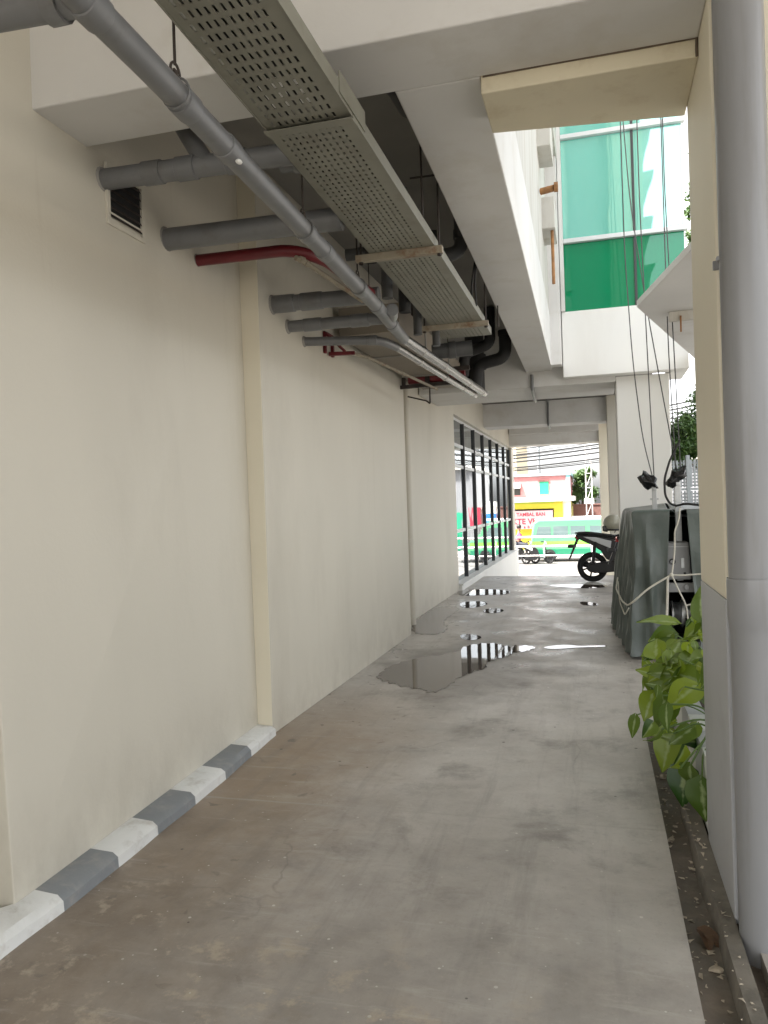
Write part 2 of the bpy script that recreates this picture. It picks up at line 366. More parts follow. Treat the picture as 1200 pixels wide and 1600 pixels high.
    pt_ = math_('ADD', math_('ABSOLUTE', math_('SUBTRACT', sx.outputs[1], 7.75), 0), math_('MULTIPLY', math_('SUBTRACT', noise(2.2, 7, .65), .5), 1.6))
    base = mix(mr(pt_, .42, .22, 0, .4), base, (.16, .145, .13))
    # white paint specks
    def specks(sc, th):
        vo = n.new('ShaderNodeTexVoronoi'); vo.inputs['Scale'].default_value = sc; l.new(P, vo.inputs['Vector'])
        wn = n.new('ShaderNodeTexWhiteNoise'); l.new(vo.outputs['Position'], wn.inputs['Vector'])
        return math_('MULTIPLY', math_('LESS_THAN', vo.outputs['Distance'], .11), math_('GREATER_THAN', wn.outputs[0], th))
    dens = mr(noise(1.1, 3), .40, .62)
    base = mix(math_('MULTIPLY', specks(16, .80), dens), base, (.62, .60, .55))
    base = mix(math_('MULTIPLY', specks(31, .90), .8), base, (.55, .53, .48))
    base = mix(math_('MULTIPLY', specks(11, .93), .8), base, (.06, .05, .04))
    # construction joint
    jy = math_('ABSOLUTE', math_('SUBTRACT', math_('ADD', sx.outputs[1], math_('MULTIPLY', n3, .015)), 3.70), 0)
    base = mix(math_('MULTIPLY', mr(jy, .012, .004), .55), base, (.36, .34, .30))
    l.new(base, b.inputs['Base Color'])
    wet = mr(noise(1.7, 9, .7, .2), .38, .66)
    far = mr(sx.outputs[1], 3.0, 8.)
    ro = math_('SUBTRACT', math_('SUBTRACT', .58, math_('MULTIPLY', wet, .18)), math_('MULTIPLY', far, math_('ADD', .08, math_('MULTIPLY', wet, .11))))
    l.new(ro, b.inputs['Roughness']); b.inputs['Specular IOR Level'].default_value = .55
    bp = n.new('ShaderNodeBump'); bp.inputs['Strength'].default_value = .22; bp.inputs['Distance'].default_value = .006
    l.new(math_('ADD', n3, math_('MULTIPLY', noise(70, 4), .5)), bp.inputs['Height']); l.new(bp.outputs[0], b.inputs['Normal'])
    return m
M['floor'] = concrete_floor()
m, n, l, b = newmat('puddle_water'); M['water'] = m
b.inputs['Base Color'].default_value = (.08, .063, .048, 1); b.inputs['Roughness'].default_value = .025; b.inputs['Specular IOR Level'].default_value = .6
no = n.new('ShaderNodeTexNoise'); no.inputs['Scale'].default_value = 5; bp = n.new('ShaderNodeBump'); bp.inputs['Strength'].default_value = .02; bp.inputs['Distance'].default_value = .02
l.new(no.outputs[0], bp.inputs['Height']); l.new(bp.outputs[0], b.inputs['Normal'])
M['wetrim'] = mat('wet_concrete_rim', (.105, .097, .088), .22, .15, 9, bump=.12, bscale=40)
M['gutter'] = mat('gutter_silt', (.135, .112, .088), .6, .35, 9, bump=.6, bscale=24, dirt=(.20,.17,.13), dscale=14, damt=.8, rvar=.25)
M['gkerb'] = mat('mossy_gutter_edge', (.16, .145, .12), .85, .2, 8, bump=.5, bscale=30, dirt=(.08,.075,.06), dscale=6, damt=.7)

# ------------------------------------------------------------------ ground
b = MB(); b.box(-2.9, .25, -9, 16, -.6, 0); b.box(.25, 8, 5.52, 16, -.6, 0); b.box(.47, 8, -9, 5.52, -.6, 0); b.box(-12, -2.9, -9, -.61, -.6, 0)
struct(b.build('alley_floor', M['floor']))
b = MB(); b.box(.25, .47, -9, 5.52, -.6, -.055); struct(b.build('gutter', M['gutter']))
b = MB()
ys = [-9 + i*.25 for i in range(59)]; ys[-1] = 5.5
for i in range(len(ys)-1):
    w0 = .352 + .008*math.sin(ys[i]*3.1) + .006*math.sin(ys[i]*9); w1 = .352 + .008*math.sin(ys[i+1]*3.1) + .006*math.sin(ys[i+1]*9)
    b.hexa([(w0, ys[i], -.054), (.418, ys[i], -.054), (.418, ys[i+1], -.054), (w1, ys[i+1], -.054), (w0+.012, ys[i], .018), (.418, ys[i], .02), (.418, ys[i+1], .02), (w1+.012, ys[i+1], .018)])
struct(b.build('gutter_kerb', M['gkerb']))
b = MB(); b.hexa([(-2.2, 16, -2), (8, 16, -2), (8, 27, -2), (-2.2, 27, -2), (-2.2, 16, 0), (8, 16, 0), (8, 27, -1.39), (-2.2, 27, -1.39)])
struct(b.build('ramp', M['pave']))
b = MB(); b.add([(-300, -300, -1.4), (300, -300, -1.4), (300, 500, -1.4), (-300, 500, -1.4)], [(0, 1, 2, 3)]); struct(b.build('ground', M['earth']))
b = MB(); b.box(-120, 120, 33.5, 43.5, -1.5, -1.396); struct(b.build('road', M['road']))
b = MB(); b.box(-120, 120, 43.5, 46, -1.5, -1.27); struct(b.build('pavement', M['pave'], bevel=.02))

def ground_pt(px, py, z=0.):
    d = ROT @ Vector((px-CX, -(py-CY), -F)); t = (z-H)/d.z
    return Vector((0, 0, H)) + d*t
def smooth_loop(pts, it=2):
    for _ in range(it):
        out = []
        for i in range(len(pts)):
            a, c = pts[i], pts[(i+1) % len(pts)]
            out += [a*.75 + c*.25, a*.25 + c*.75]
        pts = out
    return pts
def sheet(name, px, m, z, grow=0., jit=.012):
    pts = [Vector((*ground_pt(*p).xy, 0)) if isinstance(p, tuple) else p for p in px]
    c = sum(pts, Vector())/len(pts)
    if grow:
        pts = [p + (p-c).normalized()*grow*(.6+.8*rnd.random()) for p in pts]
    pts = smooth_loop(pts, 3)
    pts = [p + Vector((jit*(1.6*math.sin(i*1.9)+rnd.uniform(-1, 1)), jit*(3.5*math.sin(i*1.3+1)+2.5*math.sin(i*2.9)+rnd.uniform(-1, 1)*2), 0)) for i, p in enumerate(pts)]
    from mathutils.geometry import delaunay_2d_cdt
    n_ = len(pts); vv, _e, ff, *_ = delaunay_2d_cdt([p.xy for p in pts], [(k, (k+1) % n_) for k in range(n_)], [], 1, 1e-5)
    mb = MB(); mb.add([(v.x, v.y, z) for v in vv], [tuple(f) for f in ff]); o = mb.build(name, m)
    bm = bmesh.new(); bm.from_mesh(o.data)
    for f in bm.faces:
        if f.normal.z < 0: f.normal_flip()
    bm.to_mesh(o.data); bm.free(); return struct(o)
PUD = [
 [(586,1058),(609,1041),(642,1030),(716,1020),(722,1012),(743,1006),(776,1005),(790,1011),(808,1009),(845,1009),(828,1009),(838,1013),(822,1018),(804,1019),(789,1028),(762,1033),(760,1045),(739,1050),(714,1060),(693,1079),(670,1084),(659,1077),(624,1073),(601,1064)],
 [(845,1012),(872,1008),(890,1008),(905,1010),(930,1009),(948,1009),(950,1011),(905,1012),(880,1014),(860,1015)],
 [(717,992),(735,991),(751,994),(753,998),(738,1001),(722,1000)],
 [(645,973),(642,990),(680,993),(703,984),(690,972),(708,959),(722,951),(700,948),(682,948)],
 [(712,924),(740,921),(775,921),(799,924),(795,929),(760,930),(738,931),(716,931)],
 [(716,942),(745,939),(766,943),(750,949),(722,951)],
 [(752,953),(775,950),(791,954),(778,958),(760,959)],
 [(905,940),(925,941),(938,945),(930,947),(908,946)],
 [(850,915),(890,913),(945,914),(952,917),(925,920),(880,918)],
]
for i, p in enumerate(PUD):
    sheet('puddle', p, M['water'], .004, 0, .008 if i in (0, 3) else 0)

# ------------------------------------------------------------------ the building
B = thing('building', 'cream building with a passage under its beams and a green glass bay above', 'building', (-2.14, 8, 0))
TOP = 13.
b = MB()
b.hexa([(-12,-.6,0),(-2.20,-.6,0),(-2.20,2.40,0),(-12,2.40,0),(-12,-.6,3.26),(-2.33,-.6,3.26),(-2.33,2.40,3.26),(-12,2.40,3.26)])
b.hexa([(-12,2.40,0),(-2.13,2.40,0),(-2.245,4.8,0),(-12,4.8,0),(-12,2.40,3.26),(-2.27,2.40,3.26),(-2.27,4.8,3.26),(-12,4.8,3.26)])
b.box(-12,-2.33,-.6,2.40,3.26,TOP); b.box(-12,-2.33,-9,-.6,4.805,TOP); b.box(-12,-2.27,2.40,4.8,3.26,TOP)
b.prism([(-12,4.8),(-2.14,4.8),(-2.14,8.8),(-2.37,8.8),(-2.37,13.36),(-2.55,13.36),(-2.55,22.75),(-2.38,22.75),(-2.38,23.3),(-12,23.3)], 0, TOP)
wall_o = b.build('wall', M['wall'], B, bevel=.006)
# face of the wall step, light falling on it painted as paler cream
b = MB(); b.hexa([(-2.25,4.792,0),(-2.142,4.792,0),(-2.142,4.797,0),(-2.25,4.797,0),(-2.275,4.792,3.8),(-2.142,4.792,3.8),(-2.142,4.797,3.8),(-2.275,4.797,3.8)]); b.build('lit_wall_return', M['cream'], B)
# transverse beam over the entrance with the wall above it
b = MB(); b.box(-2.35, .42, 2.82, 3.19, 3.24, 4.3); b.build('front_beam', M['beam'], B, bevel=.008)
b = MB(); b.box(-2.34, 1.1, 2.84, 3.17, 4.304, TOP)
for k in range(10):
    z = 4.7 + k*.98
    b.extr([(1.1, z), (1.1, z+.86), (1.34, z+.86)], 'y', 2.85, 3.16)
b.build('upper_wall', M['beam'], B)
b = MB(); b.hexa([(-.41,3.192,3.172),(.42,3.192,3.172),(.42,3.67,3.172),(-.41,3.55,3.172),(-.41,3.192,3.9),(.42,3.192,3.9),(.42,3.67,3.9),(-.41,3.55,3.9)]); b.build('strip_beam', M['stripbeam'], B, bevel=.006)
b = MB(); b.tube([(-.40, 3.188, 3.239), (-.1, 3.189, 3.241), (.2, 3.187, 3.239), (.415, 3.189, 3.242)], .004, 6); b.tube([(.414,3.186,3.24),(.412,3.187,3.20),(.413,3.188,3.172)], .005, 6); b.build('sealant_joint', M['bark'], B)
b = MB(); b.box(-2.332, 3.6, -9, 2.815, 4.52, 4.8); b.box(-12, -2.332, -9, -.602, 4.52, 4.8); b.build('unseen_canopy', M['beam'], B)  # unseen overhang above the camera, widened to darken the foreground
# longitudinal beam, tapering slightly in plan
b = MB(); b.hexa([(-.772,3.192,3.24),(-.411,3.192,3.24),(-.53,10.598,3.24),(-.876,10.598,3.24),(-.772,3.192,3.9),(-.411,3.192,3.9),(-.53,10.598,3.9),(-.876,10.598,3.9)])
b.build('edge_beam', M['beam'], B, bevel=.008)
b = MB(); b.hexa([(-2.3,3.20,3.904),(-.414,3.20,3.904),(-.533,10.39,3.904),(-2.3,10.39,3.904),(-2.3,3.20,TOP),(-.414,3.20,TOP),(-.533,10.39,TOP),(-2.3,10.39,TOP)])
b.build('side_facade', M['stained'], B, bevel=.006)
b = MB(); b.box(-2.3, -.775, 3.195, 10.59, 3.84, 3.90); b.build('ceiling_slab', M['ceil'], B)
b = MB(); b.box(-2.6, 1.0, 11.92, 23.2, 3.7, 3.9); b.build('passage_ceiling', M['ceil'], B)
# ledges and rusty pipe stub on the side facade
for (y0, y1, z, d) in ((8.2, 8.75, 5.16, .11), (8.9, 9.5, 4.55, .10), (9.4, 10.3, 5.9, .09)):
    MB().box(-.54, -.42+d-.05, y0, y1, z, z+.35).build('facade_ledge', M['stained'], B, bevel=.005)
MB().box(-.60, -.392, 10.2, 10.398, 3.245, TOP-.01).build('facade_pier', M['beam'], B, bevel=.004)
b = MB(); b.tube([(-.48, 8.35, 4.75), (-.34, 8.3, 4.75)], .035, 12); b.tube([(-.34, 8.28, 4.75), (-.30, 8.28, 4.75)], .05, 12); MB().tube([(-.405, 9.0, 3.95), (-.405, 9.0, 4.55)], .018, 8).build('rusty_drain', M['rust'], B)
b.build('rusty_pipe_stub', M['rust'], B, smooth=True)
# cross beams of the passage
b = MB(); b.box(-2.36, .27, 10.6, 11.9, 3.035, 3.9); b.build('cross_beam', M['beam'], B, bevel=.01)
b = MB(); b.box(-2.55, .24, 17.2, 17.9, 3.18, 3.69); b.build('cross_beam', M['beam'], B, bevel=.01)
b = MB(); b.box(-2.55, .10, 22.4, 23.1, 3.12, 3.69); b.build('cross_beam', M['beam'], B, bevel=.01)
b = MB(); b.box(-2.36, .08, 22.2, 22.39, 3.42, 3.69); b.build('cross_beam', M['beam'], B, bevel=.01)
# columns
b = MB(); b.box(.274, .93, 10.62, 11.3, 0, 3.1); b.build('column', M['white'], B, bevel=.012)
b = MB(); b.box(.235, .9, 17.0, 17.8, 0, 3.69); b.build('column', M['wall'], B, bevel=.012)
b = MB(); b.box(.075, .75, 22.3, 23.1, -1.4, 3.69); b.build('column', M['cream'], B, bevel=.012)
c = MB().box(.42, 1.1, 2.93, 3.60, 1.137, TOP).build('column', M['cream'], B, bevel=.008)
MB().box(.4185, 1.1015, 2.9285, 3.6015, 0, 1.137).build('painted_base', M['greybase'], c, bevel=.004)
# window wall
ww = MB().box(-2.545, -2.39, 13.37, 22.74, 3.09, 3.69).build('window_header', M['wall'], B)
b = MB(); b.box(-2.549, -2.31, 13.37, 23.25, -1.4, .085); b.build('window_plinth', M['white'], B, bevel=.01)
b = MB(); b.box(-2.549, -2.29, 13.365, 23.27, .087, .12); sill = b  .build('window_sill', M['white'], B, bevel=.008)
wf = MB().box(-2.53, -2.47, 13.37, 22.74, 3.03, 3.088)
win = wf.build('window_frame', M['alulight'], B)
my = [13.4 + i*(22.7-13.4)/7 for i in range(8)]
for i in range(8):
    MB().box(-2.52, -2.42, my[i]-.03, my[i]+.03, .122, 3.028).build('mullion', M['alu'], win, bevel=.004)
for z in (2.58, 2.2, 1.02):
    for i in range(7): MB().box(-2.50, -2.44, my[i]+.037, my[i+1]-.037, z-.03, z+.03).build('transom', M['alulight'], win, bevel=.003)
zs = [.122, .99, 1.05, 2.17, 2.23, 2.55, 2.61, 3.028]
for i in range(7):
    b = MB()
    for k in range(4): b.box(-2.47, -2.458, my[i]+.037, my[i+1]-.037, zs[2*k]+.001, zs[2*k+1]-.001)
    b.build('glass_pane', M['pane'], win)
# green glass bay above the passage, facing the camera
Yb = 10.4; x0, x1 = -.384, 1.15
bay = MB().box(x0, x1, Yb, 10.595, 3.105, 3.954).box(x0, x1, 10.46, 10.595, 3.954, TOP).box(-2.2, x1, 10.605, 15, 3.905, TOP).box(.935, x1, 10.6, 11.3, 3.105, 3.9).build('glass_bay', M['white'], B, bevel=.008)
b = MB().box(x0, x0+.05, Yb-.03, 10.458, 3.956, TOP); b.build('bay_edge_trim', M['beam'], bay, bevel=.003)
levels = [(3.956, 4.83, 'green'), (4.89, 6.175, 'teal'), (6.235, 7.52, 'teal'), (7.58, 8.86, 'teal'), (8.92, 10.2, 'teal')]
for (za, zb, mm) in levels:
    MB().box(x0+.052, .535, Yb+.03, Yb+.045, za, zb).build('glass_pane', M[mm], bay)
    MB().box(.567, x1-.012, Yb+.03, Yb+.045, za, zb).build('glass_pane', M[mm], bay)
    MB().box(.536, .566, Yb+.005, 10.458, za, zb).build('mullion', M['alu'], bay)
    MB().box(x0+.052, x1+.03, Yb-.03, 10.458, zb+.003, zb+.057).build('transom', M['alulight'], bay, bevel=.004)
# vent grille high on the near wall
v = MB()
v.box(-2.2620, -2.2450, 3.30, 3.325, 2.92, 3.22); v.box(-2.2620, -2.2450, 3.60, 3.625, 2.92, 3.22); v.box(-2.2620, -2.2450, 3.325, 3.60, 2.92, 2.943); v.box(-2.2620, -2.2450, 3.325, 3.60, 3.197, 3.22)
vg = v.build('vent_grille', M['wall'], B, bevel=.002)
MB().box(-2.2605, -2.2585, 3.325, 3.60, 2.943, 3.197).build('vent_shade_panel', M['dark'], vg)  # flat black panel, paints the shade of a recess behind the louvres
b = MB()
for k in range(6):
    z = 2.965 + k*.042; b.hexa([(-2.2580,3.326,z+.012),(-2.2480,3.326,z-.004),(-2.2480,3.599,z-.004),(-2.2580,3.599,z+.012),(-2.2580,3.326,z+.016),(-2.2480,3.326,z),(-2.2480,3.599,z),(-2.2580,3.599,z+.016)])
b.build('louvre', M['iron'], vg)

# painted kerb along the wall (concrete, alternately white and grey)
def kerb():
    b = MB(); js = [-.59]
    while js[-1] < 1.7: js.append(js[-1]+.37)
    js = js[:-1] + [2.12, 2.51, 2.875, 3.21, 3.58, 3.95, 4.35, 4.789]
    n = len(js)-1
    for i in range(n):
        b.mi = (n-1-i) % 2
        sub = 4
        for k in range(sub):
            ya, yb = js[i]+(js[i+1]-js[i])*k/sub, js[i]+(js[i+1]-js[i])*(k+1)/sub
            P = []
            for y in (ya, yb):
                t = (y-2.5)/2.25; xo = -2.008 - .104*t**1.5 if t > 0 else -2.008 + .02*min(1, -t)
                xo += .003*math.sin(y*5.3)+.002*math.sin(y*13); xi = -2.13-.115*(y-2.4)/2.4 if y >= 2.40 else -2.20
                P.append([(xi, y, .0), (xo, y, .0), (xo-.003, y, .042+.003*math.sin(y*7)), (xo-.028, y, .062+.002*math.sin(y*9)), (xi, y, .070)])
            vs = P[0]+P[1]; fs = [(j, (j+1) % 5, 5+(j+1) % 5, 5+j) for j in range(5)]
            if k == 0 and i == 0: fs.append((4, 3, 2, 1, 0))
            if k == sub-1 and i == n-1: fs.append((5, 6, 7, 8, 9))
            b.add(vs, fs)
    return struct(b.build('kerb', [M['kerbw'], M['kerbg']], smooth=True))
kerb()

# ------------------------------------------------------------------ pipes under the ceiling
def pipe(label, pts, r, m, collars=(), group=None, fillet=.08, cat='pipe', name='drain_pipe', cl=.07, cr=1.13, seg=18, cm=None):
    p = [Vector(q) for q in pts]; o = thing(name, label, cat, p[0], group)
    MB().tube(p, r, seg, fillet).build('pipe_run', M[m], o, smooth=True)
    L = [(p[i+1]-p[i]).length for i in range(len(p)-1)]
    if p[0].x in (-2.275, -2.145) or abs(p[0].x+2.275) < .002 or abs(p[0].x+2.145) < .002:
        MB().lathe([(r*1.0, p[0].x+.004), (r*1.28, p[0].x+.004), (r*1.18, p[0].x+.014), (r*1.0, p[0].x+.02)], (0, p[0].y, p[0].z), 'x', 16).build('wall_sleeve', M['ceil'], o, smooth=True)
    for c in collars:
        i = int(c); t = c-i; d = (p[i+1]-p[i]).normalized(); q = p[i]+(p[i+1]-p[i])*t
        cb = MB().tube([q-d*cl*.5, q-d*cl*.47, q-d*cl*.44, q+d*cl*.44, q+d*cl*.47, q+d*cl*.5], [r*1.01, r*cr*.99, r*cr, r*cr, r*cr*.99, r*1.01], seg)
        cb.build('coupling', M[cm or m], o, smooth=True)
    return o
def hanger(o, x, y, z, r, top):
    b = MB(); b.tube([(x, y, z+r+.045), (x, y, top)], .005, 8)
    ring = [(x+.0, y+.028*math.sin(a), z+r+.022+.028*math.cos(a)) for a in [2*math.pi*k/14 for k in range(15)]]
    b.tube(ring, .0045, 6, caps=False)
    band = [(x+(r+.004)*math.sin(a), y, z+(r+.004)*math.cos(a)) for a in [2*math.pi*k/20 for k in range(21)]]
    b.bar((x, y, z+r), (x, y, z+r+.03), .02, .008)
    b.build('hanger_rod', M['iron'], o, smooth=True)
    MB().tube(band, .004, 6, caps=False).build('hanger_band', M['pvc'], o, smooth=True)

mainp = pipe('long grey drain pipe running down the alley on hooked rods', [(-1.20,.3,2.82),(-1.235,2.0,2.82),(-1.365,4.98,2.82),(-1.425,5.92,2.81)], .043, 'pvc', (0.86,1.09,1.20,1.50,1.60,1.84,1.985,2.5), cl=.085, cr=1.12)
MB().tube([(-1.232,1.73,2.82),(-1.5,1.72,2.825),(-2.345,1.70,2.84)], .040, 16).tube([(-1.33,1.727,2.82),(-1.285,1.727,2.82)], .048, 16).build('branch', M['pvc'], mainp, smooth=True)
hanger(mainp, -1.238, 2.2, 2.82, .043, 4.5); hanger(mainp, -1.297, 3.45, 2.82, .043, 3.845); hanger(mainp, -1.34, 4.45, 2.82, .043, 3.845)
MB().blob((-1.228, 2.62, 2.779), .012, .018, .008, 10, 6).build('paint_splash', M['white'], mainp)

p2 = pipe('grey pipe with fat couplings leaving the wall above the vent', [(-2.275,3.30,3.13),(-1.02,3.36,3.13)], .05, 'pvc', (.22,.36,.56), cl=.10)
MB().tube([(-1.72,3.32,3.13),(-1.83,3.36,3.3),(-1.95,3.40,3.5),(-1.95,3.4,3.845)], .045, 14, .05).build('branch', M['pvc'], p2, smooth=True)
pe = pipe('fat grey elbow pipe with rusty strap, hung beside the perforated tray', [(-1.42,3.50,3.19),(-1.12,3.52,3.19),(-1.02,3.7,3.17),(-1.0,4.0,3.12)], .068, 'pvc', (.3,), cl=.05)
MB().tube([(-1.30+.0, 3.505+.073*math.sin(a), 3.19+.073*math.cos(a)) for a in [2*math.pi*k/18 for k in range(19)]], .007, 6, caps=False).build('strap', M['rust'], pe, smooth=True)
pipe('dark grey pipe leaving the wall just above the red pipe', [(-2.275,3.86,3.02),(-1.25,3.90,3.02)], .06, 'pvc', ())
pipe('dark red fire pipe bending along the alley from the wall', [(-2.275,4.20,3.005),(-1.66,4.22,3.005),(-1.53,4.40,2.985),(-1.42,5.05,2.93)], .034, 'red', (), fillet=.12, name='fire_pipe')
pipe('thin pale conduit slanting beneath the red pipe', [(-1.64,4.22,2.955),(-1.62,4.27,2.955),(-1.49,5.05,2.895)], .015, 'traycream', (.9,1.06), fillet=.02, name='conduit', cl=.04, cr=1.35)
pipe('grey wall pipe with stepped coupling, upper of a close pair', [(-2.145,5.03,2.93),(-1.38,5.07,2.93)], .054, 'pvc', (.12,.38), cl=.16)
pipe('grey wall pipe, lower of a close pair past the step', [(-2.145,5.30,2.835),(-1.36,5.33,2.835),(-1.30,5.1,2.83)], .042, 'pvc', (.25,.7), cl=.14, fillet=.05)
pipe('slim grey pipe from the wall to the silver pipes', [(-2.145,5.62,2.79),(-1.56,5.72,2.77),(-1.51,6.02,2.77)], .034, 'pvc', (.9,), fillet=.12)
pipe('long silver clad pipe of the pair, outer one', [(-1.425,5.925,2.81),(-1.37,7.0,2.81),(-1.26,9.25,2.81)], .040, 'silver', (.5,1.1,1.6,1.93), 'silver clad pipes', cl=.025, cr=1.12, name='clad_pipe')
pipe('short silver clad pipe of the pair, nearer the wall', [(-1.51,6.0,2.77),(-1.46,7.0,2.77),(-1.365,9.2,2.79)], .032, 'silver', (.7,1.3,1.7,1.95), 'silver clad pipes', cl=.03, cr=1.2, name='clad_pipe')
pipe('thin brown pipe slanting below the beige duct', [(-1.95,6.25,2.80),(-1.88,6.5,2.80),(-1.70,8.6,2.80)], .014, 'traycream', (), name='conduit', fillet=.05)
b = MB(); b.box(-2.138,-2.115,6.05,6.08,2.78,2.96); b.box(-2.138,-2.115,6.24,6.27,2.78,2.96); b.box(-2.138,-2.115,6.08,6.24,2.94,2.96); b.bar((-2.13,6.16,2.79),(-1.93,6.25,2.80),.03,.03); b.bar((-2.12,6.06,2.95),(-2.0,6.2,2.81),.03,.012)
tag(b.build('wall_bracket', M['red'], bevel=.002), 'small dark red bracket fixed to the wall below the grey pipes', 'bracket')
d = thing('air_duct', 'flat beige air duct hung below the ceiling near the wall', 'duct', (-1.8, 7, 2.93))
MB().box(-2.08,-1.55,6.3,9.6,2.96,3.2).build('duct_body', M['duct'], d, bevel=.004)
MB().box(-2.09,-1.54,7.3,7.34,2.95,3.21).box(-2.09,-1.54,8.5,8.54,2.95,3.21).build('flange', M['ceil'], d)
MB().tube([(-2.0,7.0,3.2),(-2.0,7.0,3.84)],.005,6).tube([(-1.6,7.0,3.2),(-1.6,7.0,3.84)],.005,6).tube([(-2.0,8.8,3.2),(-2.0,8.8,3.84)],.005,6).tube([(-1.6,8.8,3.2),(-1.6,8.8,3.84)],.005,6).build('hanger_rod', M['iron'], d)
d = thing('pipe_frame', 'dark red and black steel frame at the end of the wall pipes', 'bracket', (-2.13, 8.6, 2.9))
MB().bar((-2.14,8.66,2.86),(-1.35,8.68,2.88),.04,.04).bar((-2.1,8.66,2.84),(-2.1,8.66,3.2),.04,.04).bar((-1.82,8.66,2.84),(-1.82,8.66,3.2),.05,.05).bar((-2.14,8.74,3.02),(-1.35,8.74,3.04),.05,.05).build('frame_bars', M['iron'], d)
MB().tube([(-2.05,8.70,2.95),(-1.4,8.72,2.95)],.06,14).build('short_pipe', M['red'], d, smooth=True)
pipe('thin bent sprinkler pipe below the steel frame on the wall', [(-2.14,9.0,2.80),(-1.92,9.05,2.74),(-1.88,9.05,2.70),(-1.88,9.05,2.95)], .009, 'iron', (), name='conduit', fillet=.03)
# dark insulated pipes and drops
pipe('thick dark pipe turning down behind the front beam', [(-1.35,3.42,3.62),(-.98,3.52,3.58),(-.87,3.66,3.55),(-.86,3.9,3.55)], .07, 'pvc_dark', (.5,1.2), fillet=.08, cl=.06, group=None)
pipe('shiny dark elbow pipe dropping beside the edge beam', [(-.90,5.62,3.84),(-.90,5.62,3.33),(-1.08,5.60,3.31)], .05, 'pvc_dark', (.75,), fillet=.1)
pipe('black insulated pipe dropping from the tray end and turning left', [(-1.18,9.3,3.83),(-1.18,9.3,3.40),(-1.50,9.35,3.32),(-1.52,9.35,3.05)], .065, 'black', (), fillet=.09, name='insulated_pipe')
pipe('black insulated pipe in a wide U close to the edge beam', [(-1.03,9.55,3.60),(-1.03,9.55,3.27),(-1.38,9.6,3.22),(-1.42,9.6,2.9)], .075, 'black', (.1,), fillet=.12, name='insulated_pipe')
pipe('short fat black drop pipe behind the silver pipes', [(-1.46,9.9,3.83),(-1.46,9.9,2.95)], .12, 'black', (.6,), name='insulated_pipe', cl=.2, cr=1.2)
for (lab, x, y, za, r) in (('dark flat drop channel behind the grey pipe, nearest the camera', -1.42, 5.05, 3.15, .045), ('dark drop pipe beside the flat channel, with a side tee', -1.37, 5.25, 2.95, .04),
                      ('dark drop pipe ending at the bend of the silver pipes', -1.36, 6.15, 2.88, .035), ('slim dark drop pipe between the tray and silver pipes', -1.29, 6.55, 2.86, .033), ('short dark drop pipe beside the rusted strut', -1.33, 5.6, 2.93, .045)):
    pipe(lab, [(x, y, 3.845), (x, y, za)], r, 'pvc_dark' if r < .042 else 'black', (.5,), name='drop_pipe', cl=.09)
pipe('dark cross pipe joining the drop pipes behind the tray', [(-1.62,5.12,3.24),(-1.22,5.16,3.24)], .04, 'pvc_dark', (.3,.8), name='drop_pipe')
pipe('dark flat cross pipe at the far end of the tray', [(-1.45,7.15,2.93),(-1.08,7.2,2.95)], .07, 'pvc_dark', (.5,), name='drop_pipe')
# conduit following the passage beams
pipe('grey conduit stepping along the passage beams', [(-.80,10.57,3.2),(-.80,10.57,3.01),(-.86,11.94,3.01),(-.88,11.94,3.66),(-.98,17.17,3.66),(-.98,17.17,3.15),(-1.0,17.94,3.15),(-1.0,17.94,3.6)], .022, 'pvc', (), name='conduit', fillet=.04)
pipe('slim cream downpipe in the wall recess', [(-2.30,9.55,0),(-2.30,9.55,3.5)], .045, 'wall', (.3,.8), name='downpipe')

